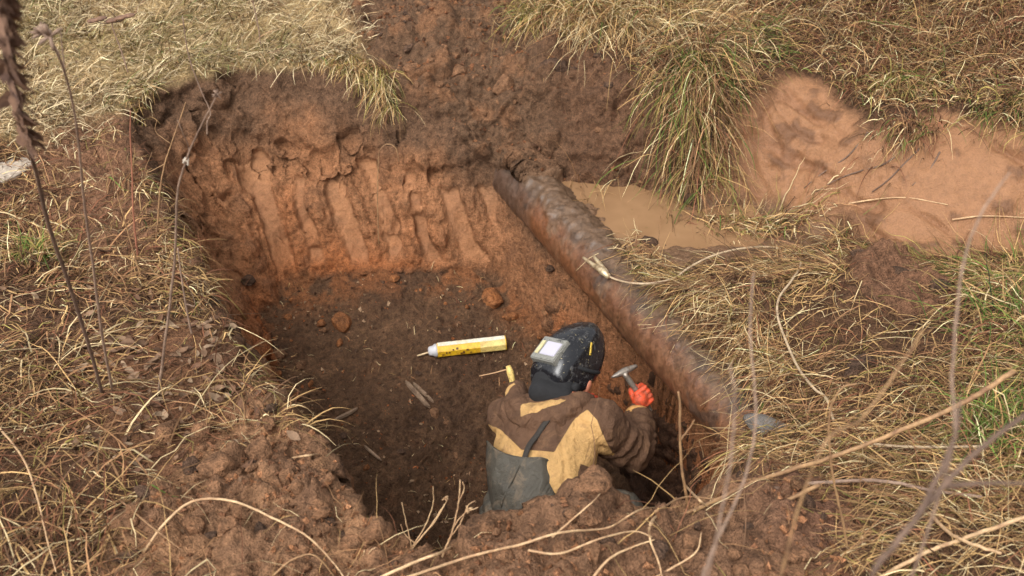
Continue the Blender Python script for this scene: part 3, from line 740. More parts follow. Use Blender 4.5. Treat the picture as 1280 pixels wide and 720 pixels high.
def remeshed(bm, voxel, smooth=6):
    me = bpy.data.meshes.new('tmp'); bmesh.ops.recalc_face_normals(bm, faces=bm.faces); bm.to_mesh(me); bm.free()
    o = bpy.data.objects.new('tmp', me); COL.objects.link(o)
    m = o.modifiers.new('r', 'REMESH'); m.mode = 'VOXEL'; m.voxel_size = voxel
    if smooth:
        m2 = o.modifiers.new('s', 'SMOOTH'); m2.iterations = smooth; m2.factor = .5
    dg = bpy.context.evaluated_depsgraph_get(); ev = o.evaluated_get(dg)
    out = bpy.data.meshes.new_from_object(ev); bpy.data.objects.remove(o); bpy.data.meshes.remove(me)
    out.polygons.foreach_set('use_smooth', np.full(len(out.polygons), True))
    return out
def mverts(me):
    a = np.zeros(len(me.vertices) * 3, np.float32); me.vertices.foreach_get('co', a); return a.reshape(-1, 3).astype(float)
def mnormals(me):
    a = np.zeros(len(me.vertices) * 3, np.float32); me.vertex_normals.foreach_get('vector', a); return a.reshape(-1, 3).astype(float)
def set_verts(me, V): me.vertices.foreach_set('co', np.ascontiguousarray(V, np.float32).ravel()); me.update()
def mat_cloth(name, ca, cb=None, rough=.85, dirt=None, dirt_amt=.5, weave=320):
    m, t, b = nt_new(name)
    tc = N(t, 'ShaderNodeTexCoord').outputs['Object']
    if cb is not None:
        at_ = N(t, 'ShaderNodeAttribute'); at_.attribute_name = 'panel'
        f = ramp(t, at_.outputs['Fac'], [(.49, 0.0), (.51, 1.0)])
        c = mixc(t, 'MIX', f.outputs[0], (*ca[:3], 1), (*cb[:3], 1))
    else: c = mixc(t, 'MIX', 0.0, (*ca[:3], 1), (*ca[:3], 1))
    n1 = noise(t, 9, 5, .65, tc, .4); n2 = noise(t, 55, 3, .7, tc)
    c = mixc(t, 'MULTIPLY', 1.0, c, ramp(t, n1.outputs[0], [(.3, .72), (.7, 1.2)]).outputs[0])
    if dirt is not None:
        n3 = noise(t, 14, 6, .7, tc, .6); f3 = ramp(t, n3.outputs[0], [(.52, 0.0), (.68, dirt_amt)])
        c = mixc(t, 'MIX', f3.outputs[0], c, (*dirt[:3], 1))
    t.links.new(c, b.inputs['Base Color']); b.inputs['Roughness'].default_value = rough
    b.inputs['Specular IOR Level'].default_value = .3
    n4 = noise(t, 17, 3, .6, tc, 2.2); r4 = ramp(t, n4.outputs[0], [(.35, 0.0), (.5, 1.0), (.65, 0.0)])
    t.links.new(bumpn(t, n2.outputs[0], .35, .006, bumpn(t, r4.outputs[0], .35, .012)), b.inputs['Normal'])
    return m
M_JACKET = mat_cloth('jacket_cloth', srgb(92, 66, 48), srgb(190, 150, 96), .82, srgb(124, 92, 66), .6)
M_WADER = mat_cloth('wader_rubber', srgb(80, 75, 66), None, .6, srgb(130, 112, 92), .8)
M_SKIN = mat_plain('skin', srgb(190, 120, 92), .5, 0, .12, 20)
M_BLACKCLOTH = mat_plain('black_cloth', srgb(30, 29, 30), .9, 0, .3, 40, .4, 120)
M_STRAP = mat_plain('strap_webbing', srgb(52, 46, 40), .85, 0, .2, 60, .4, 200)
M_GLOVE = mat_two('orange_glove', srgb(216, 78, 40), srgb(150, 78, 54), 38, .40, .62, (.55, .8), bump=.4, bscale=120)
M_CUFF = mat_plain('knit_cuff', srgb(196, 160, 128), .9, 0, .2, 80, .5, 200)
neck = pd(694, 506, 4.22); pelvis = pd(660, 652, 4.03)
spine = (neck - pelvis) / np.linalg.norm(neck - pelvis)
backn = np.cross(spine, RIGHT); backn /= np.linalg.norm(backn)
if np.dot(backn, CPOS - neck) < 0: backn = -backn
RIGHT2 = np.cross(backn, spine); RIGHT2 *= np.sign(np.dot(RIGHT2, RIGHT))
r_sh = neck + RIGHT2 * .185 - spine * .055; l_sh = neck - RIGHT2 * .165 - spine * .065
r_el = pd(792, 562, 4.30); r_wr = pd(799, 516, 4.43)
l_el = l_sh + FACE * .16 - UPV * .22 - RIGHT2 * .03; l_wr = l_el + FACE * .22 + RIGHT2 * .08 - UPV * .02
body = empty('person', (pelvis[0] + .05, pelvis[1] + .1, float(hz(pelvis[0] + .05, pelvis[1] + .1))))
tag(body, 'person in brown and tan jacket and dark waders bending to the pipe, hammer raised', 'person')
# body of skin (head, neck, trunk core)
headc = pd(716, 470, 4.28); look = FACE * .80 - UPV * .6; look /= np.linalg.norm(look)
hup = np.cross(RIGHT, look); hup = hup if hup[2] > 0 else -hup
bm = bmesh.new()
add_ell(bm, headc, (RIGHT * .076, look * .096, hup * .112))
add_ell(bm, headc + look * .025 - hup * .06, (RIGHT * .056, look * .066, hup * .06))
add_capsule(bm, neck - spine * .03, headc - hup * .05 - look * .02, .062, .056)
add_capsule(bm, headc + look * .088 - hup * .005, headc + look * .106 - hup * .028, .011, .016)
for sgn in (-1, 1):
    add_ell(bm, headc + RIGHT * .079 * sgn - hup * .012 - look * .01, (RIGHT * .012, look * .020, hup * .033))
    add_capsule(bm, headc + look * .083 + RIGHT * .03 * sgn + hup * .022, headc + look * .088 + RIGHT * .045 * sgn + hup * .018, .010, .010)
add_capsule(bm, headc + look * .089 - RIGHT * .022 - hup * .058, headc + look * .089 + RIGHT * .022 - hup * .058, .009, .009)
add_capsule(bm, neck, pelvis + spine * .05, .11, .11)
add_capsule(bm, r_el + (r_wr - r_el) * .6, r_wr + (r_wr - r_el) * .1, .035, .03)
skin = link('body', remeshed(bm, .006, 4), M_SKIN, body)
bm = bmesh.new()
bm.free(); M_EYE = mat_plain('eye', srgb(60, 45, 38), .2)
for sgn in (-1, 1):
    bm = bmesh.new(); add_ell(bm, headc + look * .088 + RIGHT * .032 * sgn + hup * .004, (RIGHT * .012, look * .008, hup * .008)); bm_obj('eye', bm, M_EYE, body)
# jacket
bm = bmesh.new()
mid = neck - spine * .20; low = neck - spine * .36
add_ell(bm, neck - spine * .13, (RIGHT2 * .205, backn * .118, spine * .16))
add_ell(bm, mid, (RIGHT2 * .20, backn * .125, spine * .19))
add_ell(bm, low + RIGHT2 * .02 + spine * .06, (RIGHT2 * .185, backn * .135, spine * .13))
add_capsule(bm, l_sh + RIGHT2 * .03, r_sh - RIGHT2 * .03, .085, .085)
add_capsule(bm, r_sh, r_sh + (r_el - r_sh) * .55, .096, .088); add_capsule(bm, r_sh + (r_el - r_sh) * .5, r_el, .088, .078)
add_capsule(bm, r_el, r_el + (r_wr - r_el) * .55, .078, .066); add_capsule(bm, r_el + (r_wr - r_el) * .5, r_wr - (r_wr - r_el) * .12, .066, .052)
add_capsule(bm, l_sh, l_el, .09, .07); add_capsule(bm, l_el, l_wr, .07, .05)
add_capsule(bm, neck - backn * .03, neck + spine * .03, .085, .078)
jme = remeshed(bm, .007, 5)
V, Nn = mverts(jme), mnormals(jme)
x, y, z = V.T
# folds: across the sleeve bend, pulled towards the shoulder
def foldf(px, amp, freq, seed): return amp * fbm(px[:, 0], px[:, 1], px[:, 2], freq, 3, seed, ridged=True)
a_c, b_c = (V - neck) @ RIGHT2, (V - neck) @ spine
W2 = V @ np.stack([RIGHT2, spine * .45, backn], 1)
fold = foldf(W2, .012, 8, 201) + .006 * fbm(x, y, z, 20, 3, 202, ridged=True)
arm_t = ((V - r_sh) @ (r_el - r_sh)) / np.dot(r_el - r_sh, r_el - r_sh); fore_t = ((V - r_el) @ (r_wr - r_el)) / np.dot(r_wr - r_el, r_wr - r_el)
da = np.linalg.norm(V - (r_sh + (r_el - r_sh) * np.clip(arm_t, 0, 1)[:, None]), axis=1); dfo = np.linalg.norm(V - (r_el + (r_wr - r_el) * np.clip(fore_t, 0, 1)[:, None]), axis=1)
wob = 2.2 * fbm(x, y, z, 8, 2, 203)
fold = fold + (da < .13) * sstep(.15, .5, arm_t) * .006 * np.sin(arm_t * 26 + 2 * wob) + (dfo < .12) * sstep(.05, .3, fore_t) * .005 * np.sin(fore_t * 30 + 2 * wob)
fold = fold - .010 * np.clip(fbm((V @ RIGHT2) * 1.0, (V @ spine) * .5 + (V @ RIGHT2) * .6, V @ backn, 10, 2, 204, ridged=True) - .35, 0, 1) * 1.6
V2 = V + Nn * (fold - .002)[:, None]
set_verts(jme, V2)
def bodyco(u, v, d):
    p = pd(u, v, d) - neck; return (p @ RIGHT2, p @ spine)
def panel_field(polys, a, b):
    f = np.full(a.shape, 1.0)
    for poly in polys: f = np.minimum(f, sdf(a, b, np.array(poly)))
    return np.clip(.5 - f * 8, 0, 1)          # > .5 inside
back_poly = [bodyco(u, v, 4.1) for u, v in [(590,505),(613,524),(660,571),(704,579),(712,556),(722,528),(737,516),(753,535),(765,566),(752,594),(735,592),(735,640),(590,640)]]
vis = ((V - neck) @ backn > -.06)
pf = panel_field([back_poly], a_c, b_c)
armt = ((V - r_sh) @ (r_el - r_sh)) / np.dot(r_el - r_sh, r_el - r_sh)
pf = np.where(armt > .78, 0.0, pf)
pf = np.where((V - neck) @ backn < -.10, np.where(b_c < -.2, 1.0, 0.0), pf)
vfloat(jme, 'panel', pf)
jacket = link('jacket', jme, M_JACKET, body)
# hood bunched behind the neck
bm = bmesh.new()
hp = [pd(634, 497, 4.29), pd(646, 486, 4.30), pd(650, 512, 4.17), pd(672, 524, 4.12), pd(702, 518, 4.11), pd(724, 508, 4.14), pd(732, 502, 4.2)]
hs_ = spline(hp[1:], 5)
add_tube(bm, hs_, [.036 + .026 * math.sin(math.pi * i / (len(hs_) - 1)) for i in range(len(hs_))], 12)
add_ell(bm, pd(676, 512, 4.165), (RIGHT2 * .11, backn * .06, spine * .055))
hme = remeshed(bm, .006, 4); V = mverts(hme); Nn = mnormals(hme)
set_verts(hme, V + Nn * (.012 * fbm(V[:, 0], V[:, 1], V[:, 2], 14, 3, 205, ridged=True))[:, None])
a_c, b_c = (V - neck) @ RIGHT2, (V - neck) @ spine
vfloat(hme, 'panel', panel_field([[bodyco(u, v, 4.12) for u, v in [(652,508),(664,503),(690,505),(712,506),(706,513),(690,518),(676,523),(655,526)]], [bodyco(u, v, 4.25) for u, v in [(630,487),(641,478),(645,483),(637,500),(630,502)]]], a_c, b_c))
link('hood', hme, M_JACKET, jacket)
# cuff, glove, hand
fdir = (r_wr - r_el) / np.linalg.norm(r_wr - r_el)
bm = bmesh.new(); cpath = [r_wr - fdir * .035, r_wr - fdir * .02, r_wr - fdir * .005]; add_tube(bm, cpath, [.056, .058, .055], 18)
bm_obj('cuff', bm, mat_plain('cuff_tan', srgb(200, 150, 88), .85, 0, .2, 60), jacket)
bm = bmesh.new(); add_tube(bm, [r_wr - fdir * .01, r_wr + fdir * .012, r_wr + fdir * .03], [.040, .038, .036], 16); 
hand_c = pd(801, 496, 4.44); tool_tip = pd(780, 466, 4.41); tdir = (tool_tip - hand_c) / np.linalg.norm(tool_tip - hand_c)
hside = np.cross(tdir, fdir); hside /= np.linalg.norm(hside); hout = np.cross(hside, tdir)   # hand frame round the handle
if np.dot(hout, CPOS - hand_c) < 0: pass
bm_obj('glove_cuff', bm, M_CUFF, body)
def glove_hand(hand_c, tdir, wrist, parent, mat):
    bm = bmesh.new()
    wd = hand_c - wrist; wd = wd - tdir * np.dot(wd, tdir); wd /= np.linalg.norm(wd)       # from wrist to knuckles, across the handle
    nn = np.cross(tdir, wd); nn = nn if np.dot(nn, CPOS - hand_c) > 0 else -nn             # back of the hand
    k0 = hand_c + nn * .026
    add_capsule(bm, wrist, hand_c - wd * .01 + nn * .014, .030, .034)
    for k, off in enumerate((.030, .010, -.010, -.029)):
        L = (1, 1.08, 1.0, .82)[k]
        a = hand_c + tdir * off + nn * .024 - wd * .012
        b_ = hand_c + tdir * off + nn * .024 * 1.0 + wd * .030 * L
        c_ = hand_c + tdir * off - nn * .020 + wd * .034 * L
        d_ = hand_c + tdir * off - nn * .028 - wd * .004
        for p, q, ra, rb in ((a, b_, .0125, .0118), (b_, c_, .0118, .011), (c_, d_, .011, .0098)): add_capsule(bm, p, q, ra, rb, 10, 3)
    th0 = hand_c - wd * .028 + tdir * .016 + nn * .004; th1 = hand_c - wd * .016 + tdir * .040 - nn * .016; th2 = hand_c + wd * .012 + tdir * .042 - nn * .026
    add_capsule(bm, th0, th1, .014, .0125, 10, 3); add_capsule(bm, th1, th2, .0125, .010, 10, 3)
    me = remeshed(bm, .003, 1)
    return link('glove', me, mat, parent)
glove_hand(hand_c, tdir, r_wr + fdir * .02, body, M_GLOVE)
lh = l_wr + FACE * .07; glove_hand(lh, RIGHT, l_wr + FACE * .01, body, M_GLOVE)
# waders: hips and legs, bib, straps
foot_z = lambda p: float(hz(p[0], p[1]))
hipR, hipL = pelvis + RIGHT * .09 - UPV * .05, pelvis - RIGHT * .09 - UPV * .05
kneeR = pd(779, 640, 4.16); kneeL = hipL + FACE * .24 - UPV * .36
ankR = kneeR + np.array([-.02, -.10, -.40]); ankL = kneeL - FACE * .10 + np.array([0, 0, -.40])
for a_ in (ankR, ankL): a_[2] = foot_z(a_) + .07
bm = bmesh.new()
add_ell(bm, pelvis + spine * .04, (RIGHT * .175, FACE * .15, spine * .17))
for h_, k_, f_ in ((hipR, kneeR, ankR), (hipL, kneeL, ankL)):
    add_capsule(bm, h_, k_, .105, .080); add_capsule(bm, k_, f_, .082, .068); add_capsule(bm, f_ - FACE * .03 - UPV * .02, f_ + FACE * .17 - UPV * .035, .048, .042)
wme = remeshed(bm, .009, 5); V = mverts(wme); Nn = mnormals(wme)
set_verts(wme, V + Nn * (.016 * fbm(V[:, 0], V[:, 1], V[:, 2] * .6, 11, 3, 207, ridged=True))[:, None])
waders = link('waders', wme, M_WADER, body)
# loose back bib: a curved open sheet standing off the lower back
def bib():
    top = [pd(609, 552, 4.14), pd(618, 561, 4.05), pd(634, 569, 4.0), pd(655, 573, 3.97), pd(676, 573, 3.96), pd(690, 578, 4.0)]
    bot = [pd(613, 625, 4.10), pd(618, 640, 4.02), pd(630, 652, 3.97), pd(650, 658, 3.93), pd(676, 655, 3.92), pd(700, 650, 3.94)]
    t_, b_ = np.array(spline(top, 6)), np.array(spline(bot, 6)); K = 26
    P = np.zeros((K, len(t_), 3))
    for k in range(K):
        f = k / (K - 1); P[k] = t_ * (1 - f) + b_ * f + backn * (.018 * math.sin(math.pi * f))
    P += backn * (.013 * fbm(P[..., 0], P[..., 1] , P[..., 2] * .5, 11, 3, 211, ridged=True))[..., None]
    P[0] += backn * .004
    me = grid_mesh('bib', P); o = link('bib', me, M_WADER, waders)
    m = o.modifiers.new('t', 'SOLIDIFY'); m.thickness = .006; m.offset = 0
    tube_obj('seam', [P[3, 17] + backn * .006, P[10, 15] + backn * .008, P[18, 12] + backn * .008, P[24, 10] + backn * .006], .003, .003, M_WADER, o, 6)
    tube_obj('hem', list(t_), .005, .005, M_WADER, o, 6, 2)
bib()
def ribbon(name, pts, width, nrm, mat, parent, th=.004):
    pts = spline(pts, 8); P = []
    for i, p in enumerate(pts):
        tg = pts[min(i + 1, len(pts) - 1)] - pts[max(i - 1, 0)]; sd_ = np.cross(tg, nrm); sd_ /= np.linalg.norm(sd_)
        P.append([p - sd_ * width / 2, p + sd_ * width / 2])
    me = grid_mesh(name, np.array(P)); o = link(name, me, mat, parent)
    m = o.modifiers.new('t', 'SOLIDIFY'); m.thickness = th; m.offset = 0; return o
# strap follows the jacket surface: cast onto it
from mathutils.bvhtree import BVHTree
bvh = BVHTree.FromPolygons([tuple(v.co) for v in jme.vertices], [tuple(p.vertices) for p in jme.polygons])
def on_jacket(u, v, off=.006):
    d = ray(u, v); h = bvh.ray_cast(Vector(CPOS), Vector(d).normalized())
    return np.array(h[0]) + np.array(h[1]) * off if h[0] is not None else pd(u, v, 4.08)
ribbon('strap', [pd(655, 574, 3.97), on_jacket(663, 560, .02), on_jacket(672, 545), on_jacket(682, 530), on_jacket(692, 518)], .020, backn, M_STRAP, waders)
# neck guard
bm = bmesh.new()
add_capsule(bm, pd(688, 478, 4.22), pd(700, 486, 4.20), .070, .066)
add_capsule(bm, pd(676, 486, 4.20), pd(706, 498, 4.17), .040, .036)
add_capsule(bm, pd(690, 470, 4.26), pd(686, 490, 4.22), .075, .075)
add_capsule(bm, pd(676, 490, 4.15), pd(702, 497, 4.15), .048, .044)
V0 = remeshed(bm, .006, 3); link('neck_guard', V0, M_BLACKCLOTH, body)
# welding helmet tipped up
def mat_helmet():
    m, t, b = nt_new('helmet_shell')
    tc = N(t, 'ShaderNodeTexCoord').outputs['Object']
    n1 = noise(t, 34, 6, .7, tc, .8); n2 = noise(t, 75, 4, .7, tc, .5)
    f = ramp(t, n1.outputs[0], [(.55, 0.0), (.66, 1.0)]); f2 = ramp(t, n2.outputs[0], [(.65, 0.0), (.68, 1.0)])
    c = mixc(t, 'MIX', f.outputs[0], (.012, .012, .014, 1), (.10, .095, .09, 1))
    c = mixc(t, 'MIX', f2.outputs[0], c, srgb(176, 160, 120))
    t.links.new(c, b.inputs['Base Color'])
    t.links.new(ramp(t, n1.outputs[0], [(.4, .10), (.65, .4)]).outputs[0], b.inputs['Roughness'])
    t.links.new(bumpn(t, n2.outputs[0], .15, .004), b.inputs['Normal'])
    return m
M_HELM = mat_helmet()
CH = FACE * .93 + UPV * .36; CH /= np.linalg.norm(CH); HN = np.cross(RIGHT, CH); HN = HN if HN[2] > 0 else -HN
_ph = math.radians(20); HR = RIGHT * math.cos(_ph) + HN * math.sin(_ph); HN = HN * math.cos(_ph) - RIGHT * math.sin(_ph)
H0 = pd(705, 468, 4.27) - CH * .115 + HN * .022                   # forehead end of the mask
def hp_(c, s_, n_): return H0 + CH * c + HR * s_ + HN * n_
def helmet():
    root = empty('welding_helmet', tuple(headc)); root.parent = body; root.matrix_parent_inverse = Matrix.Translation(-Vector(body.location)); 
    prof = [(0.0, .030, .010), (.006, .062, .030), (.022, .082, .062), (.05, .096, .090), (.10, .102, .108), (.16, .103, .114), (.21, .099, .108), (.26, .090, .090), (.30, .076, .066), (.330, .056, .044), (.346, .034, .028), (.350, .012, .020)]
    cs = np.linspace(0, len(prof) - 1, 46); pr = np.array(prof); ii = np.arange(len(prof))
    cc, ww, hh = np.interp(cs, ii, pr[:, 0]), np.interp(cs, ii, pr[:, 1]), np.interp(cs, ii, pr[:, 2])
    A = np.linspace(-1, 1, 61); P = np.zeros((46, 61, 3))
    for i in range(46):
        for j, a in enumerate(A):
            th = a * math.radians(98); ex = .72            # squarish arch with flat front
            sx = math.copysign(abs(math.sin(th)) ** ex, th); ny = math.copysign(abs(math.cos(th)) ** ex, math.cos(th))
            drop = -.05 * max(0, abs(a) - .72) / .28 * math.sin(math.pi * min(cc[i] / .350, 1))
            P[i, j] = hp_(cc[i], ww[i] * sx, hh[i] * ny + drop)
    me = grid_mesh('shell', P); sh = link('shell', me, M_HELM, root)
    m = sh.modifiers.new('t', 'SOLIDIFY'); m.thickness = .004; m.offset = -1
    def boxp(name, c0, c1, s0, s1, n0, n1, mat, par, bev=.004):
        bm = bmesh.new(); vs = [bm.verts.new(hp_(c, s_, n_)) for n_ in (n0, n1) for c, s_ in ((c0, s0), (c1, s0), (c1, s1), (c0, s1))]
        for f in ((0, 1, 2, 3), (4, 5, 6, 7), (0, 1, 5, 4), (1, 2, 6, 5), (2, 3, 7, 6), (3, 0, 4, 7)): bm.faces.new([vs[i] for i in f])
        bmesh.ops.recalc_face_normals(bm, faces=bm.faces)
        bmesh.ops.bevel(bm, geom=bm.edges[:], offset=bev, segments=2, affect='EDGES')
        return bm_obj(name, bm, mat, par, False)
    fr = boxp('lens_frame', .072, .182, -.066, .062, .085, .119, mat_two('frame_grey', srgb(132, 130, 122), srgb(40, 40, 40), 30, .5, .66, (.3, .5)), root)
    boxp('lens', .096, .160, -.030, .048, .112, .1215, mat_plain('lens_plate', srgb(184, 180, 192), .15, 0, .06, 8), root, .002)
    boxp('sticker', .095, .16, -.058, -.038, .112, .121, mat_plain('sticker_tan', srgb(196, 184, 140), .6, 0, .25, 60), root, .002)
    M_Y = mat_two('yellow_mark', srgb(214, 178, 64), srgb(60, 50, 30), 90, .5, .62, (.6, .7))
    # small painted marks on the shell
    vv = mverts(me); bvh2 = BVHTree.FromPolygons([tuple(v) for v in vv], [tuple(p.vertices) for p in me.polygons])
    def mark(name, pts, w):
        q = []
        for u, v in pts:
            h = bvh2.ray_cast(Vector(CPOS), Vector(ray(u, v)).normalized())
            if h[0] is None: return
            nn = np.array(h[1]); nn = nn if np.dot(nn, CPOS - headc) > 0 else -nn
            q.append(np.array(h[0]) + nn * .003)
        ribbon(name, q, w, nn, M_Y, root, .002)
    mark('yellow_mark', [(739, 428), (738, 436), (737, 444)], .010)
    mark('yellow_mark', [(677, 440), (679, 444), (680, 449)], .022)
    # side knob and head band
    kb = bmesh.new(); add_tube(kb, [hp_(.06, .110, .0), hp_(.06, .128, .0)], [.018, .015], 14); bm_obj('knob', kb, M_BLACKCLOTH, root)
    hb = bmesh.new(); ring = [headc + RIGHT * .085 * math.cos(w) + look * .104 * math.sin(w) + hup * .05 for w in np.linspace(0, 2 * math.pi, 25)]; add_tube(hb, ring, [.008] * 25, 8, False); bm_obj('head_band', hb, M_BLACKCLOTH, root)
helmet()

# ------------------------------------------------------------------ tools and things in the pit
M_STEEL = mat_two('worn_steel', srgb(158, 148, 136), srgb(110, 84, 62), 30, .5, .7, (.35, .7), .6, .2)
def hammer():
    r = empty('chipping_hammer', tuple(hand_c)); tag(r, 'small steel chipping hammer held in the orange gloved hand', 'hammer')
    tube_obj('handle', [hand_c - tdir * .075, hand_c, tool_tip], .010, .012, M_STEEL, r, 10)
    a_, b_ = pd(764, 472, 4.40), pd(796, 457, 4.44)
    m_ = (a_ + b_) / 2; bm = bmesh.new()
    add_tube(bm, [a_, a_ * .8 + m_ * .2, a_ * .4 + m_ * .6, m_, b_ * .4 + m_ * .6, b_ * .85 + m_ * .15, b_], [.003, .007, .012, .016, .013, .009, .006], 8)
    bm_obj('head', bm, M_STEEL, r)
hammer()
M_YEL = mat_two('yellow_print', srgb(222, 178, 36), srgb(196, 146, 44), 18, .45, .7, (.4, .6), bump=.05)
M_WHT = mat_two('white_card', srgb(226, 218, 196), srgb(200, 176, 120), 14, .5, .75, (.5, .7), bump=.05)
M_DRKP = mat_plain('dark_print', srgb(96, 62, 34), .5, 0, .3, 90)
def cartridge():
    a_ = at(546, 428, -.985); b_ = at(632, 421, -.99); 
    a_[2] = float(hz(a_[0], a_[1])) + .038; b_[2] = float(hz(b_[0], b_[1])) + .036
    ax = b_ - a_; L = np.linalg.norm(ax); ax /= L; sd_ = np.cross(ax, UPV); sd_ /= np.linalg.norm(sd_); up_ = np.cross(sd_, ax)
    r = empty('electrode_tube', tuple((a_ + b_) / 2)); tag(r, 'yellow and white faceted tube with pointed nozzle lying on the dark pit floor', 'tube')
    Rr = .037
    def prism(name, t0, t1, rad, ang0, ang1, nseg, mat, closed):
        bm = bmesh.new(); rings = []
        for t_ in (t0, t1):
            rings.append([bm.verts.new(a_ + ax * t_ + (sd_ * math.cos(w) + up_ * math.sin(w)) * rad) for w in np.linspace(ang0, ang1, nseg + 1)[: nseg if closed else None]])
        k = len(rings[0])
        for i in range(k if closed else k - 1): bm.faces.new((rings[0][i], rings[0][(i + 1) % k], rings[1][(i + 1) % k], rings[1][i]))
        if closed: bm.faces.new(rings[0]); bm.faces.new(rings[1])
        return bm_obj(name, bm, mat, r, False)
    o8 = math.pi / 8
    prism('tube_body', 0, L, Rr, o8, o8 + 2 * math.pi, 8, M_YEL, True)
    # printed faces, a hair proud of the body
    for i, (mm, t0, t1) in enumerate(((M_WHT, .004, L - .004),)):
        prism('white_panel', t0, t1, Rr + .0012, 3.02 * o8, 6.98 * o8, 2, mm, False)
    prism('pale_panel', L * .62, L - .004, Rr + .0012, -.98 * o8, 2.98 * o8, 2, mat_two('pale_yellow', srgb(222, 198, 120), srgb(190, 150, 80), 20, .45, .7, (.5, .6)), False)
    for k in range(9):
        t_ = .02 + .017 * k + .004 * random.random(); w0 = (-.6 + 2.0 * random.random()) * o8
        prism('print_mark', t_, t_ + .008 + .006 * random.random(), Rr + .0024, w0, w0 + .16 + .2 * random.random(), 1, M_DRKP, False)
    M_ALU = mat_plain('grey_plastic', srgb(196, 194, 196), .4, 0, .15, 40)
    bm = bmesh.new(); add_tube(bm, [a_, a_ - ax * .012, a_ - ax * .02, a_ - ax * .04, a_ - ax * .045], [.034, .033, .026, .022, .010], 12); bm_obj('shoulder', bm, M_ALU, r)
    bm = bmesh.new(); add_tube(bm, [a_ - ax * .04 - up_ * .006, a_ - ax * .10 - up_ * .02], [.0055, .004], 8); bm_obj('nozzle', bm, mat_plain('nozzle_tan', srgb(206, 180, 140), .5), r)
cartridge()
def holder():
    p = pd(637, 470, 4.62); r = empty('electrode_holder', tuple(p)); tag(r, 'yellow welding electrode holder standing behind the hood with thin rod', 'electrode holder')
    Mh = mat_two('holder_yellow', srgb(216, 186, 110), srgb(120, 90, 50), 40, .5, .7)
    bm = bmesh.new(); add_tube(bm, [pd(641, 490, 4.60), pd(640, 474, 4.60), pd(638, 466, 4.60), pd(635, 457, 4.60)], [.012, .013, .016, .010], 10); bm_obj('handle', bm, Mh, r)
    tube_obj('electrode_rod', [pd(636, 461, 4.60), pd(618, 466, 4.62), pd(599, 470, 4.64)], .003, .002, mat_plain('rod_tan', srgb(190, 150, 110), .6), r)
    tube_obj('cable', [pd(641, 490, 4.60), pd(648, 510, 4.62), pd(655, 540, 4.75)], .008, .008, M_BLACKCLOTH, r)
holder()
# clods of soil, each a thing
CL_COL = [(S3(158, 102, 62), S3(132, 88, 58)), (S3(140, 102, 74), S3(114, 84, 62)), (S3(100, 76, 60), S3(78, 60, 48))]
def clod_mesh(seed, sub=4, col=None):
    bm = bmesh.new(); bmesh.ops.create_icosphere(bm, subdivisions=sub, radius=1)
    V = np.array([v.co[:] for v in bm.verts])
    w1, w2 = worley(V[:, 0] + 5, V[:, 1] + 5, V[:, 2] + 5, 2.1, seed)
    k = 1 + .55 * fbm(V[:, 0], V[:, 1], V[:, 2], .9, 2, seed) + .30 * (.6 - w1) + .22 * fbm(V[:, 0], V[:, 1], V[:, 2], 3.5, 4, seed + 9, gain=.65)
    for q in range(10):                                       # broken flat faces
        d = np.random.default_rng(seed * 7 + q).standard_normal(3); d /= np.linalg.norm(d); h = (V @ d) * k
        k = np.where(h > .62, k * (.62 + .2 * (h - .62)) / np.maximum(h, .01), k)
    for v, q in zip(bm.verts, k): v.co *= q
    me = bpy.data.meshes.new('soil_clod'); bm.to_mesh(me); bm.free()
    me.polygons.foreach_set('use_smooth', np.full(len(me.polygons), True))
    if col is not None:
        n = fbm(V[:, 0], V[:, 1], V[:, 2], 1.6, 3, seed + 30)[:, None]
        vcol(me, 'soil', col[0] + (col[1] - col[0]) * np.clip(n + .5, 0, 1)); vfloat(me, 'rough', np.full(len(V), .9)); vfloat(me, 'grit', np.ones(len(V)))
        me.materials.append(M_SOIL)
    return me
CLODS = [[clod_mesh(300 + i + 20 * j, 4, CL_COL[j]) for i in range(5)] for j in range(3)]
def clod_at(x, y, size, mi, label, group=None, sink=.35, asp=None):
    me = random.choice(CLODS[mi]); o = bpy.data.objects.new('soil_clod', me); COL.objects.link(o)
    a = asp or (random.uniform(.75, 1.25), random.uniform(.75, 1.25), random.uniform(.6, .9))
    o.scale = (size * a[0], size * a[1], size * a[2]); o.rotation_euler = (random.uniform(-.4, .4), random.uniform(-.4, .4), random.uniform(0, 6.28))
    o.location = (x, y, float(hz(x, y)) + size * a[2] * (1 - sink * 2) * .5)
    return tag(o, label, 'clod', group)
for (u, v, z, sz, mi, lb) in [
    (428,405,-1.03,.075,0,'large orange clay clod on the dark pit floor left of the yellow tube'),
    (402,404,-1.02,.035,0,'small orange clod touching the large clod on the pit floor'),
    (424,428,-1.05,.026,0,'tiny orange clod just below the large orange clod'),
    (613,374,-.98,.060,0,'crumbly orange clod at the foot of the wall near the pipe'),
    (640,395,-1.0,.045,0,'flattish orange clod beside the pipe below the wall'),
    (348,447,-1.05,.045,1,'brown clod at the left corner of the pit floor'),
    (542,506,-1.15,.032,1,'brown clod beside the two split wood pieces'),
    (375,455,-1.06,.030,1,'small brown clod right of the corner clod on the pit floor'),
    (492,352,-.93,.028,0,'orange clod at the foot of the tooth marked wall'),
    (310,345,-.8,.055,2,'dark clod stuck low on the left end of the far wall')]:
    p = at(u, v, z); clod_at(p[0], p[1], sz, mi, lb)
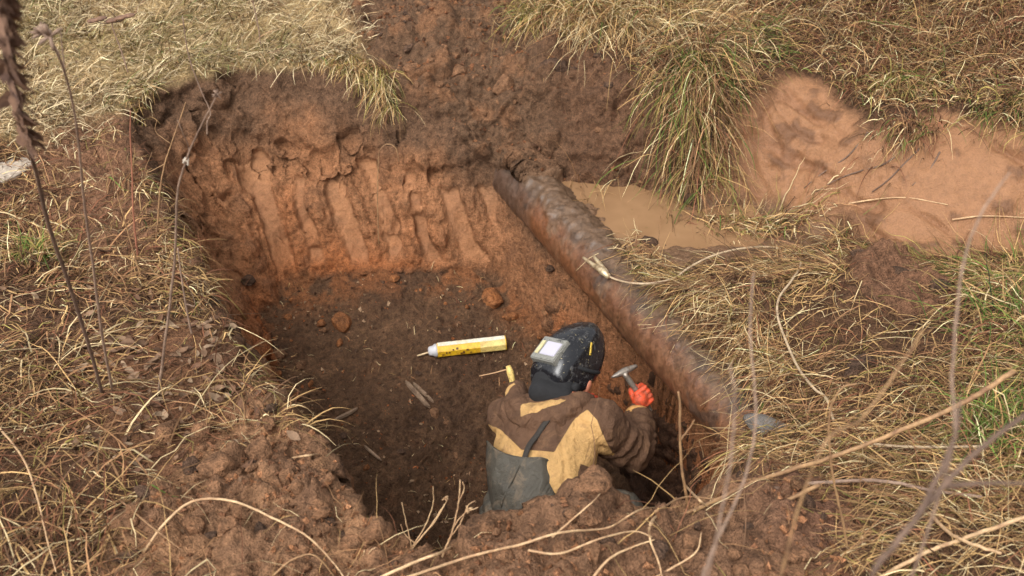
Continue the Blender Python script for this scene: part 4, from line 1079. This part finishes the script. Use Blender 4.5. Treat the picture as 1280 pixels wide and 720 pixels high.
for (u, v, sz, mi, lb) in [
    (632,112,.075,1,'rounded brown clod standing out on the trench soil above the pipe'),(690,105,.06,2,'dark clod right of the rounded clod on the trench soil'),(575,92,.05,1,'brown clod on the trench soil left of the rounded clod'),
    (690,262,.03,2,'small dark clod lying on the muddy end of the pipe'),(703,272,.022,2,'tiny dark clod lying on top of the muddy pipe'),(815,303,.05,2,'dark wet clod between the two puddles'),(865,252,.05,2,'wet clod at the foot of the big tussock'),
    (1075,332,.05,2,'dark clod at the lower edge of the mud slope'),(1125,347,.055,2,'broad dark clod right below the mud slope'),(1170,365,.05,2,'dark clod farthest right below the mud slope'),
    (1075,462,.06,2,'dark clod half buried in the straw bank'),
    (207,545,.055,1,'brown clod at the edge of the leaf litter'),(250,540,.045,1,'rounded brown clod right of the leaf litter clod'),(160,660,.05,1,'brown clod in the near left grass'),(275,592,.06,1,'big pale brown clod on the near left soil'),(330,577,.05,1,'brown clod on the crest of the near left soil'),
    (475,672,.055,1,'brown clod on the near rim below the dry weed'),(742,632,.05,1,'tall crumbly clod on the near rim before the person')]:
    p = surf(u, v); clod_at(p[0], p[1], sz, mi, lb, None, .3)
# lumps of the same make scattered over the near heap and the trench soil
k = 0
while k < 150:
    x_, y_ = random.uniform(-1.4, 1.1), random.uniform(1.45, 3.0)
    if gsample(z_near * top_m, x_, y_) > .7: clod_at(x_, y_, random.choice([.012, .018, .018, .025, .032]), random.choice([1, 1, 1, 2]), 'small brown crumb on the near soil heap', 'crumbs on the near soil heap', .3); k += 1
k = 0
while k < 90:
    x_, y_ = random.uniform(-1.0, .9), random.uniform(4.6, 6.6)
    if gsample(z_back * top_m, x_, y_) > .7: clod_at(x_, y_, random.choice([.015, .02, .03, .04]), random.choice([1, 1, 2]), 'small brown lump on the trench soil behind the pit', 'lumps on the trench soil', .3); k += 1
k = 0
while k < 110:
    x_, y_ = random.uniform(-1.2, .5), random.uniform(3.2, 4.8)
    if gsample(floor_m, x_, y_) > .9:
        nearw = float(-sdf(np.array([x_]), np.array([y_]), FLOOR)[0]) < .25
        clod_at(x_, y_, random.choice([.008, .011, .015, .02]), 0 if nearw and random.random() < .7 else random.choice([1, 2]), 'small crumb of soil on the pit floor', 'crumbs on the pit floor', .3); k += 1
# wood splinters
M_WOOD = mat_two('old_wood', srgb(150, 124, 100), srgb(104, 82, 64), 16, .4, .65, (.8, .9), bump=.5, bscale=60, stretch=(1, 1, 4))
def splinter(label, a_, b_, w, th, mat=M_WOOD):
    a_, b_ = at(*a_), at(*b_); 
    for q in (a_, b_): q[2] = float(hz(q[0], q[1])) + .010
    ax = b_ - a_; sd_ = np.cross(ax, UPV); sd_ /= np.linalg.norm(sd_); bm = bmesh.new(); rings = []
    for f, k in ((0, .45), (.12, .9), (.5, 1.0), (.86, .8), (1, .25)):
        c_ = a_ + ax * f; j = .12 * w * (random.random() - .5)
        rings.append([bm.verts.new(c_ + sd_ * (sx * w * k / 2 + j) + UPV * zz * th) for sx, zz in ((-1, 0), (1, 0), (.8, 1), (-.7, .8))])
    for r0, r1 in zip(rings, rings[1:]):
        for i in range(4): bm.faces.new((r0[i], r0[(i + 1) % 4], r1[(i + 1) % 4], r1[i]))
    bm.faces.new(rings[0]); bm.faces.new(rings[-1][::-1])
    return tag(bm_obj('wood_splinter', bm, mat, None, False), label, 'wood', 'wood splinters on the pit floor')
splinter('split grey wood piece, left one of the pair on the pit floor', (508,481,-1.12), (537,501,-1.14), .026, .014)
splinter('split grey wood piece, right one of the pair on the pit floor', (517,479,-1.12), (542,496,-1.14), .020, .012)
splinter('pale pointed stick lying left on the dark pit floor', (418,521,-1.16), (447,508,-1.15), .022, .012)
splinter('thin dark stick on the pit floor below the stick', (455,550,-1.2), (476,566,-1.22), .016, .008)
# stone shape for an unidentified grey patch by the near end of the pipe
p = surf(968, 538); me = clod_mesh(391, 3); o = link('grey_patch', me, mat_two('grey_patch', srgb(112, 106, 100), srgb(86, 78, 70), 12, .4, .6, (.6, .8), bump=.3))
o.scale = (.10, .07, .04); o.rotation_euler = (.1, .2, -.3); o.location = (p[0], p[1], float(hz(p[0], p[1])) + .01); tag(o, 'smooth grey stone-like patch in the straw at the near end of the pipe', 'stone')
# ground clamp on the pipe with its cable
M_CABLE = mat_two('beige_cable', srgb(186, 162, 130), srgb(140, 114, 88), 30, .45, .7, (.5, .7), bump=.1)
M_BRASS = mat_two('clamp_metal', srgb(206, 186, 150), srgb(140, 104, 70), 40, .45, .7, (.35, .6), .5, .2)
def on_pipe(u, v, off=0.0):
    d = ray(u, v); d = d / np.linalg.norm(d); ax = _dir; oc = CPOS - PIPE_A
    dp = d - ax * np.dot(d, ax); op = oc - ax * np.dot(oc, ax); a_ = dp @ dp; b_ = 2 * dp @ op; c_ = op @ op - (PIPE_R + .008 + off) ** 2
    q = b_ * b_ - 4 * a_ * c_
    return CPOS + d * ((-b_ - math.sqrt(q)) / (2 * a_)) if q > 0 else at(u, v, PIPE_A[2] + PIPE_R + off)
def on_base(u, v, off=.03):
    return at(u, v, surf(u, v)[2] + off)
def on_ground(u, v, off=.012):
    p = surf(u, v)
    for _ in range(6):
        z = float(hz(p[0], p[1])) + off; p = .5 * p + .5 * at(u, v, z)
    p[2] = max(p[2], float(hz(p[0], p[1])) + off); return p
def clamp():
    c_ = on_pipe(750, 338, .02); r = empty('earth_clamp', tuple(c_)); tag(r, 'pale metal earth clamp gripping the pipe beside the puddle', 'clamp')
    for (a1, b1, c1) in (((729, 322), (740, 330), (757, 343)), ((742, 320), (748, 328), (758, 341))):
        bm = bmesh.new(); add_tube(bm, spline([on_pipe(*a1, .012), on_pipe(*b1, .022), on_pipe(*c1, .024)], 4), [.006, .007, .008, .009, .010, .011, .012, .012, .012], 8); bm_obj('jaw', bm, M_BRASS, r)
    bm = bmesh.new(); add_tube(bm, [on_pipe(746, 333, .024), on_pipe(752, 338, .03), on_pipe(761, 346, .028)], [.014, .017, .012], 10); bm_obj('clamp_body', bm, M_BRASS, r)
clamp()
cab = [on_pipe(760, 345, .025), on_pipe(772, 350, .012), on_base(790, 354, .045), on_base(815, 354, .05), on_base(842, 348, .055), on_base(862, 334, .06), on_base(890, 320, .06), on_base(925, 311, .065), on_base(965, 309, .065), on_base(992, 318, .05), on_base(1001, 330, .05),
       on_base(990, 350, .05), on_base(974, 372, .05), on_base(972, 395, .05), on_base(982, 425, .05), on_base(998, 460, .05), on_base(1018, 486, .045), on_base(1033, 498, .03), on_base(1045, 530, .03), on_base(1075, 550, .035), on_base(1110, 557, .04), on_base(1160, 559, .04), on_base(1226, 558, .04)]
bm = bmesh.new(); cp = spline(cab, 7); add_tube(bm, cp, [.0046] * len(cp), 8)
tag(bm_obj('earth_cable', bm, M_CABLE), 'long beige welding cable looping from the clamp across the straw bank', 'cable')
# ------------------------------------------------------------------ dead leaves on the left bank
def leaves(n, dens, x0, x1, y0, y1):
    R = scatter(n, x0, x1, y0, y1, dens); n = len(R); V, Fq, Tn = [], [], []
    pal = [S3(116,90,70), S3(132,106,84), S3(104,76,58), S3(92,68,52), S3(144,120,96)]
    for i in range(n):
        L = random.uniform(.008, .028) * random.uniform(.7, 1.2); W = L * random.uniform(.35, .6); a = random.uniform(0, 6.28); tl = random.uniform(-.6, .6); rl = random.uniform(-.7, .7)
        M = Matrix.Rotation(a, 3, 'Z') @ Matrix.Rotation(tl, 3, 'Y') @ Matrix.Rotation(rl, 3, 'X'); cu, cl = random.uniform(.1, .5), random.uniform(-.3, .6)
        b0 = len(V)
        for k in range(5):
            f = k / 4 - .5; w = W * math.cos(f * math.pi * .92)
            for sx in (-1, 0, 1):
                p = M @ Vector((f * 2 * L, sx * w, cl * L * 4 * f * f + (abs(sx)) * cu * w)); V.append((p[0] + R[i, 0], p[1] + R[i, 1], p[2] + R[i, 2] + .016)); Tn.append(pal[i % 5] * (.8 + .4 * ((i * 37) % 11) / 11))
        for k in range(4):
            for j in range(2): q = b0 + k * 3 + j; Fq.append((q, q + 1, q + 4, q + 3))
    me = np_mesh('leaf_litter', np.array(V), np.array(Fq)); vcol(me, 'tint', np.array(Tn)); return link('leaf_litter', me, M_GRASS)
tag(leaves(3000, lambda x, y: np.clip(gsample(z_litter, x, y) * .85 + .10 * (x < -.6), 0, 1) * outpit(x, y) * (1 - gsample(z_field, x, y)) * (1 - .8 * gsample(z_near, x, y)), -2.4, -.5, 1.6, 3.6),
    'curled grey brown dead leaves littering the bank left of the pit', 'leaf litter', kind='stuff')
# crumbs of soil over wall foot and floor too small to count
def crumbs(name, n, dens, x0, x1, y0, y1, sizes, cols, label):
    R = scatter(n, x0, x1, y0, y1, dens); n = len(R)
    oct_ = np.array([(1,0,0),(-1,0,0),(0,1,0),(0,-1,0),(0,0,1),(0,0,-1)], float); fc = np.array([(0,2,4),(2,1,4),(1,3,4),(3,0,4),(2,0,5),(1,2,5),(3,1,5),(0,3,5)])
    sz = RNG.choice(sizes, n)[:, None, None] * RNG.uniform(.6, 1.4, (n, 6, 1))
    P = oct_[None] * sz + .35 * sz * RNG.standard_normal((n, 6, 3)) + (R + [0, 0, .006])[:, None, :]
    me = np_mesh(name, P.reshape(-1, 3), (fc[None] + 6 * np.arange(n)[:, None, None]).reshape(-1, 3), False)
    c = np.array(cols)[RNG.integers(0, len(cols), n)] * RNG.uniform(.7, 1.3, (n, 1)); c = np.repeat(c, 6, 0)
    vcol(me, 'soil', c); vfloat(me, 'rough', np.full(len(c), .9)); vfloat(me, 'grit', np.ones(len(c)))
    tag(link(name, me, M_SOIL), label, 'soil crumbs', kind='stuff')
crumbs('floor_crumbs', 7000, lambda x, y: gsample(floor_m, x, y) * np.clip(.35 + pnoise(x, y, 4, 151), 0, 1), -1.3, .8, 2.6, 4.9, [.003, .004, .006, .009], [S3(112,80,58), S3(90,64,48), S3(150,92,56), S3(170,140,110)], 'loose crumbs of soil strewn over the pit floor')
crumbs('heap_crumbs', 9000, lambda x, y: gsample(z_near * top_m, x, y) * np.clip(.5 + pnoise(x, y, 4, 152), 0, 1), -1.5, 1.2, 1.4, 3.0, [.003, .005, .007, .010], [S3(150,104,72), S3(124,86,62), S3(166,118,84)], 'loose crumbs of soil on the near heap')
crumbs('trench_crumbs', 5000, lambda x, y: gsample(z_back * top_m, x, y), -1.2, 1.2, 4.5, 6.8, [.005, .008, .012], [S3(124,82,56), S3(100,70,52), S3(140,96,66)], 'loose crumbs of soil on the backfilled trench')
R = scatter(1500, -1.3, .6, 3.0, 4.8, lambda x, y: gsample(floor_m, x, y) * np.clip(.5 + pnoise(x, y, 5, 161), 0, 1)); n = len(R)
tag(blades('floor_straw', R + [0, 0, .008], RNG.uniform(0, 6.28, n), RNG.uniform(1.2, 1.7, n), RNG.uniform(.01, .05, n), .3, RNG.uniform(.002, .005, n), tints(n, [2, 3, 3, 2, 0, 0, 3]), 3, .003), 'scraps of straw trodden into the pit floor', 'straw', kind='stuff')
R = scatter(2600, -1.4, 1.3, 1.45, 3.0, lambda x, y: gsample(z_near * top_m, x, y) * np.clip(.2 + pnoise(x, y, 3, 162), 0, 1)); n = len(R)
tag(blades('heap_straw', R, RNG.uniform(0, 6.28, n), RNG.uniform(.8, 1.6, n), RNG.uniform(.04, .2, n), .8, RNG.uniform(.0015, .0035, n), tints(n, [4, 3, 3, 2, 0, 0, 2]), 5, .004), 'thin dead stalks strewn over the near soil heap', 'straw', kind='stuff')
# ------------------------------------------------------------------ stems, twigs and weeds, each a thing
M_STEM = mat_two('dry_stem', srgb(164, 128, 88), srgb(128, 94, 66), 14, .4, .65, (.7, .8), bump=.2, stretch=(1, 1, 1))
M_GREYSTEM = mat_two('grey_stem', srgb(150, 124, 104), srgb(116, 92, 76), 14, .4, .65, (.7, .8), bump=.2)
M_PALESTEM = mat_two('pale_stem', srgb(204, 170, 128), srgb(164, 126, 92), 14, .4, .65, (.6, .8), bump=.2)
M_DARKSTEM = mat_two('dark_stem', srgb(116, 92, 76), srgb(86, 66, 54), 14, .4, .65, (.7, .8), bump=.3)
M_DEADLEAF = mat_two('dead_leaf', srgb(128, 96, 74), srgb(90, 66, 54), 25, .4, .65, (.8, .9), bump=.4)
def weed(label, stem, r0, r1, mat, branches=(), heads=(), name='dry_weed', cat='weed', group=None):
    """stem and branches: lists of world points; heads: (point, size)"""
    g0 = float(hz(stem[0][0], stem[0][1]))
    if stem[0][2] > g0 + .04:                              # every stem stands in the ground
        p0 = np.asarray(stem[0]); stem = [np.array([p0[0] - .03, p0[1] - .02, g0 - .02]), np.array([p0[0] - .02, p0[1] - .01, (g0 + p0[2]) / 2])] + list(stem)
    root = empty(name, tuple(stem[0])); tag(root, label, cat, group)
    tube_obj('stem', stem, r0, r1, mat, root, 7, 7, .0015)
    for b in branches: tube_obj('branch', b, r1 * 1.15 if r1 > .0015 else r0 * .6, max(r1 * .5, .0009), mat, root, 6, 6, .0015)
    for p, sz in heads:
        bm = bmesh.new()
        for q in range(9):
            dv = np.array([random.gauss(0, 1), random.gauss(0, 1), random.gauss(.4, 1)]); dv /= np.linalg.norm(dv)
            add_tube(bm, [np.asarray(p), np.asarray(p) + dv * sz * .6, np.asarray(p) + dv * sz], [sz * .10, sz * .16, sz * .05], 5)
        bm_obj('seed_head', bm, mat, root)
    return root
def lean(base, pts, y1=None):
    """a stem rooted on the ground at pixel base, passing pixels pts in a plane leaning from y0 to y1"""
    b = on_ground(*base, 0.0) - np.array([0, 0, .02]); out = [b]; n = len(pts); y0 = b[1]; y1 = y0 if y1 is None else y1
    for i, (u, v) in enumerate(pts): out.append(aty(u, v, y0 + (y1 - y0) * (i + 1) / n))
    return out
# tall weeds left of the pit
s1 = lean((128,492), [(112,435),(88,360),(62,285),(45,215),(34,180),(14,110),(0,30),(-8,-20)], 1.55)
w = weed('dark stalk wrapped in shrivelled dead leaves at the upper left corner', s1, .0055, .004, M_DARKSTEM, name='dead_stalk', cat='weed')
bm = bmesh.new(); 
sp1 = spline(s1, 10)
for i, p in enumerate(sp1):
    uv = i / len(sp1)
    if .62 < uv < 1.0:
        for q in range(5):
            dv = np.array([random.gauss(.35, .5), random.gauss(0, .3), -abs(random.gauss(.8, .4))]); dv /= np.linalg.norm(dv); L = random.uniform(.02, .055); sd_ = np.cross(dv, [random.random(), 1, random.random()]); sd_ /= np.linalg.norm(sd_)
            st = p + np.array([random.gauss(0, .004)] * 3); vs = [bm.verts.new(c) for c in (st - sd_ * .004, st + sd_ * .004, st + dv * L * .5 + sd_ * .012, st + dv * L + sd_ * .003, st + dv * L * .55 - sd_ * .009)]; bm.faces.new(vs)
bm_obj('dead_leaf', bm, M_DEADLEAF, w)
s2 = lean((140,488), [(128,420),(116,330),(105,250),(96,160),(82,95),(62,45)], 2.1)
weed('tall grey weed with a bent brown top beside the dead stalk', s2, .0045, .002, M_GREYSTEM, [[s2[-2], aty(70, 60, 2.2), aty(52, 42, 2.2)], [s2[-2], aty(78, 62, 2.2), aty(76, 40, 2.2)]], [(s2[-1], .03), (aty(52, 42, 2.2), .025)])
s3 = lean((196,492), [(206,430),(216,350),(220,290),(222,240),(233,200),(250,160),(272,118)], 2.45)
weed('forked weed with white fluffy node standing before the left wall', s3, .0048, .0018, M_GREYSTEM, [[s3[5], aty(236, 185, 2.55), aty(228, 165, 2.5), aty(222, 150, 2.5)]], [(s3[-1], .015)])
cott = bmesh.new()
for q in range(10): add_ell(cott, s3[5] + np.array([random.gauss(0, .012), random.gauss(0, .008), random.gauss(0, .012)]), (np.array([.006, 0, 0]), np.array([0, .006, 0]), np.array([0, 0, .005]))) if False else add_capsule(cott, s3[5] + np.array([random.gauss(0, .004), 0, random.gauss(0, .005)]), s3[5] + np.array([random.gauss(0, .004), 0, random.gauss(0, .004)]), .003, .002, 6, 2)
bm_obj('seed_fluff', cott, mat_plain('seed_fluff', srgb(190, 176, 158), .9), bpy.data.objects[-1] if False else [o for o in COL.objects if o.name.startswith('dry_weed') and o.parent is None][-1])
s4 = lean((172,325), [(167,270),(165,215),(163,170),(163,138)])
weed('straight thin red brown stem against the left corner of the far wall', s4, .004, .0018, mat_plain('red_stem', srgb(150, 96, 72), .8))
s5 = lean((194,300), [(200,240),(206,205),(214,180),(228,140),(232,128)])
weed('orange brown stem with side shoots before the dark left wall', s5, .004, .0018, M_STEM, [[s5[3], aty(195, 165, s5[0][1]), aty(196, 150, s5[0][1])], [s5[2], aty(182, 215, s5[0][1]), aty(190, 190, s5[0][1])]])
s6 = lean((178,352), [(160,290),(146,240),(137,200),(128,176)])
weed('slanting thin stem leaning left on the bank beside the pit', s6, .0035, .0015, M_STEM)
s7 = lean((240,420), [(232,380),(226,340),(222,310)])
weed('short brown twin stems at the left rim of the pit', s7, .004, .002, M_GREYSTEM, [[s7[1], aty(244, 380, s7[0][1]), aty(230, 345, s7[0][1])]])
for lb, base, pts in (('thin dark stem rising from the bleached field, right', (327,62), [(322,30),(315,-4)]), ('thin stem with flat brown umbel in the bleached field', (160,90), [(152,65),(142,38),(140,28)]), ('leaning stem on the far rim of the pit', (262,135), [(250,110),(236,70),(228,20)])):
    st = lean(base, pts); wd = weed(lb, st, .0045, .0025, M_GREYSTEM)
    if 'umbel' in lb:
        for dx, dz in ((-.09, 0), (-.05, .01), (0, .0), (.05, .015), (.09, .025)):
            e_ = st[-1] + np.array([dx, 0, .01 + dz]); tube_obj('branch', [st[-1], st[-1] * .5 + e_ * .5 + np.array([0, 0, -.01]), e_], .003, .002, M_DARKSTEM, wd)
            bmh = bmesh.new(); add_ell(bmh, e_, (np.array([.032, 0, .004]), np.array([0, .022, 0]), np.array([0, 0, .010]))); bm_obj('seed_head', bmh, M_DEADLEAF, wd)
# arching stems on the near left soil
def arch(label, pts, r, mat, offs, name='dry_twig'):
    P = [on_ground(u, v, o_) for (u, v), o_ in zip(pts, offs)]
    return tag(tube_obj(name, P, r, r * .5, mat, None, 7, 8, .001), label, 'twig')
arch('pale stem arching over the near left soil', [(180,690),(205,655),(240,627),(290,632),(340,648),(385,672),(420,708),(440,740)], .004, M_PALESTEM, [0, .05, .10, .10, .09, .07, .04, 0])
arch('long reddish pale stem curving down the lower left edge', [(-5,530),(28,572),(46,620),(58,670),(70,715)], .0035, M_PALESTEM, [.06, .06, .06, .05, .04])
arch('thin stem crossing the near left soil diagonally', [(150,625),(185,655),(230,690)], .003, M_STEM, [.02, .05, .03])
arch('short yellow straw lying at the left pit rim', [(366,573),(395,571),(428,569)], .0035, M_PALESTEM, [.012, .02, .035])
arch('thin hoop of straw at the lower left heap edge', [(335,725),(365,700),(395,698),(425,730)], .003, M_STEM, [.0, .05, .06, .0])
# branching dry weed at the near rim
yb = at(455, 740, .02)[1]
def nw(pts, y): return [aty(u, v, y) for u, v in pts]
weed('pale branching dead weed rising from the near heap, left of the person', nw([(475,742),(500,705),(520,680),(540,655),(556,630)], 2.02), .0032, .0016, M_PALESTEM,
     [nw([(515,686),(508,655),(502,628)], 2.02), nw([(515,684),(530,660),(541,632),(541,608)], 2.02), nw([(520,680),(506,668),(501,655)], 2.02), nw([(530,668),(545,650),(560,623)], 2.02)], [(aty(556, 623, 2.02), .012)])
weed('second pale dead weed, right of the branching one', nw([(535,742),(555,690),(565,665),(573,630),(575,600)], 1.98), .0032, .0015, M_PALESTEM,
     [nw([(566,660),(580,642),(598,634)], 1.98), nw([(560,675),(575,655),(585,632),(594,626)], 1.98), nw([(572,630),(580,612),(578,602)], 1.98)], [(aty(585, 636, 1.98), .013)])
weed('small forked pale twig at the bottom left of the branching weed', nw([(445,740),(452,710),(455,688)], 1.95), .003, .0015, M_PALESTEM, [nw([(450,712),(462,690),(470,684)], 1.95)])
# stems lying across the near heap
arch('long pale stem slanting up the near heap in front of the person', [(470,725),(520,705),(560,690),(600,662),(640,635),(665,615)], .0045, M_PALESTEM, [.03, .05, .06, .08, .11, .14])
arch('straight pale stem crossing the whole near heap', [(500,725),(590,695),(650,682),(700,668),(760,660),(800,650),(832,635)], .0042, M_PALESTEM, [.03, .04, .05, .05, .05, .06, .06])
arch('thin pale stem rising from the middle of the near heap', [(690,672),(715,650),(740,628),(750,618)], .003, M_PALESTEM, [.03, .05, .05, .04])
arch('curved pale stem low on the near heap', [(660,688),(700,692),(745,682),(790,668),(815,672)], .0035, M_PALESTEM, [.04, .04, .05, .06, .03])
arch('pale stem hooking down over the right side of the near heap', [(868,640),(845,632),(818,650),(812,675),(824,705),(830,735)], .0042, M_PALESTEM, [.03, .05, .07, .06, .05, .03])
arch('bent pale stem at the bottom of the near heap', [(735,730),(760,700),(790,684),(818,676)], .0038, M_PALESTEM, [.02, .05, .05, .04])
arch('dark thin root stem joining the near rim and the straw', [(818,648),(855,630),(900,625),(930,622)], .0035, M_STEM, [.04, .05, .04, .03])
arch('short pale sprig standing on the near rim', [(815,655),(820,630),(824,610)], .0035, M_PALESTEM, [.02, .08, .14])
arch('pale twisted stem at the bottom right of the heap', [(800,735),(840,710),(870,690),(876,672)], .0035, M_PALESTEM, [.02, .05, .05, .06])
# twigs and branches on the right
t_ = lean((862,634), [(853,590),(850,550),(850,505),(848,490)]); weed('brown forked twig standing on the pit edge before the dark hollow', t_, .0045, .003, M_STEM, [[t_[2], aty(862, 535, t_[0][1]), aty(868, 525, t_[0][1])]], name='bare_twig', cat='twig')
weed('thin pale twig curving up from the pit edge under the pipe', lean((899,602), [(887,582),(878,562),(874,552)]), .0032, .002, M_PALESTEM, name='bare_twig', cat='twig')
arch('pale knotted twig lying on the pit edge right of the person', [(855,605),(868,620),(885,638)], .005, M_PALESTEM, [.06, .06, .04], 'bare_twig')
def lying(label, pts, offs, r0, r1, mat, br=()):
    root = empty('bare_branch', tuple(on_ground(*pts[0], 0))); tag(root, label, 'branch')
    tube_obj('stem', [on_base(u, v, o_) for (u, v), o_ in zip(pts, offs)], r0, r1, mat, root, 8, 8, .003)
    for bp, bo in br: tube_obj('branch', [on_base(u, v, o_) for (u, v), o_ in zip(bp, bo)], r1 * .8, r1 * .5, mat, root, 7, 8, .002)
lying('thick tan branch slanting across the straw to the upper right', [(790,668),(880,632),(950,600),(1050,568),(1150,528),(1210,500),(1268,464)], [.0, .06, .12, .18, .24, .28, .33], .005, .008, M_STEM, [([(1025,606),(970,632),(912,655)], [.13, .07, .0])])
lying('long grey branch arching along the straw below the cable', [(880,632),(925,618),(1000,606),(1060,601),(1110,602),(1160,612),(1228,622)], [.02, .04, .06, .07, .06, .05, .03], .006, .005, M_GREYSTEM)
lying('pale rod crossing at the lower right corner', [(1100,722),(1160,690),(1220,668),(1300,640)], [.04, .07, .09, .10], .005, .0055, M_PALESTEM)
lying('short pale stick crossing the rod at the lower right', [(1160,640),(1185,665),(1215,680),(1252,692)], [.03, .08, .11, .09], .005, .004, M_PALESTEM)
weed('hooked tan stem standing before the straw bank', nw([(1066,735),(1055,660),(1042,600),(1036,540),(1040,505),(1054,484),(1072,480)], 1.95), .0035, .0022, M_STEM)
weed('dark blurred branch rising across the lower right corner', [pd(u, v, d) for u, v, d in ((1075,760,1.25),(1120,680,1.25),(1165,625,1.28),(1215,570,1.3),(1290,512,1.32))], .004, .0034, M_DARKSTEM,
     [[pd(u, v, 1.27) for u, v in ((1145,650),(1175,590),(1195,540),(1200,500))], [pd(u, v, 1.3) for u, v in ((1180,608),(1230,604),(1300,604))]], name='near_branch', cat='branch')

for lb, pts, r, mm in (('blurred tan stem before the pipe end', [(870,760,1.5),(890,690,1.5),(930,600,1.55),(945,520,1.6),(938,420,1.62),(942,340,1.65)], .0026, M_GREYSTEM),
                       ('faint blurred stem before the straw bank, left of the cable', [(880,745,1.3),(900,650,1.32),(915,560,1.35),(918,490,1.38),(912,455,1.4)], .0022, M_GREYSTEM),
                       ('blurred brown stem crossing the mud slope at right', [(1180,600,1.35),(1190,470,1.4),(1202,340,1.45),(1225,270,1.5),(1262,215,1.5)], .0026, M_GREYSTEM),
                       ('blurred slanting stem before the straw at right', [(1010,600,1.35),(1080,520,1.4),(1130,450,1.42),(1155,410,1.45)], .0022, M_STEM)):
    weed(lb, [pd(*q) for q in pts], r, r * .55, mm, name='near_twig', cat='twig')
# roots and runnel twigs on the mud slope
for lb, pts in (('dark root running diagonally down the mud slope', [(1150,185),(1130,205),(1110,225),(1090,240)]), ('second dark root fanning down the mud slope beside the diagonal one', [(1140,180),(1105,205),(1075,215),(1045,225),(1020,240)]), ('short dark root under the sagging brown tuft', [(1175,190),(1160,215),(1140,232)]), ('thin root on the left part of the mud slope', [(1085,165),(1060,195),(1030,215),(1005,235)]), ('long straw lying along the foot of the mud slope', [(1030,262),(1075,252),(1130,247),(1185,256)]), ('straw at the right foot of the mud slope', [(1190,275),(1230,270),(1282,272)])):
    arch(lb, pts, .0045, M_DARKSTEM if 'root' in lb else M_PALESTEM, [.008] * len(pts), 'bare_rootlet' if 'root' in lb else 'dry_twig')
# loop of root in the far wall
weed('thin pale root looping out of the far wall', [aty(u, v, 4.80) for u, v in ((473,200),(476,186),(485,180),(495,186),(499,203))], .003, .002, M_STEM, name='bare_rootlet', cat='root')
# stone shape for an unidentified whitish patch at the left edge
p = surf(8, 218); me = clod_mesh(395, 3); o = link('pale_patch', me, mat_plain('pale_patch', srgb(176, 160, 142), .85, 0, .5, 6, .4, 40)); o.scale = (.13, .15, .03); o.location = (p[0], p[1], float(hz(p[0], p[1])) + .01); tag(o, 'flat whitish stone-like patch at the left edge behind the dead stalk', 'stone')
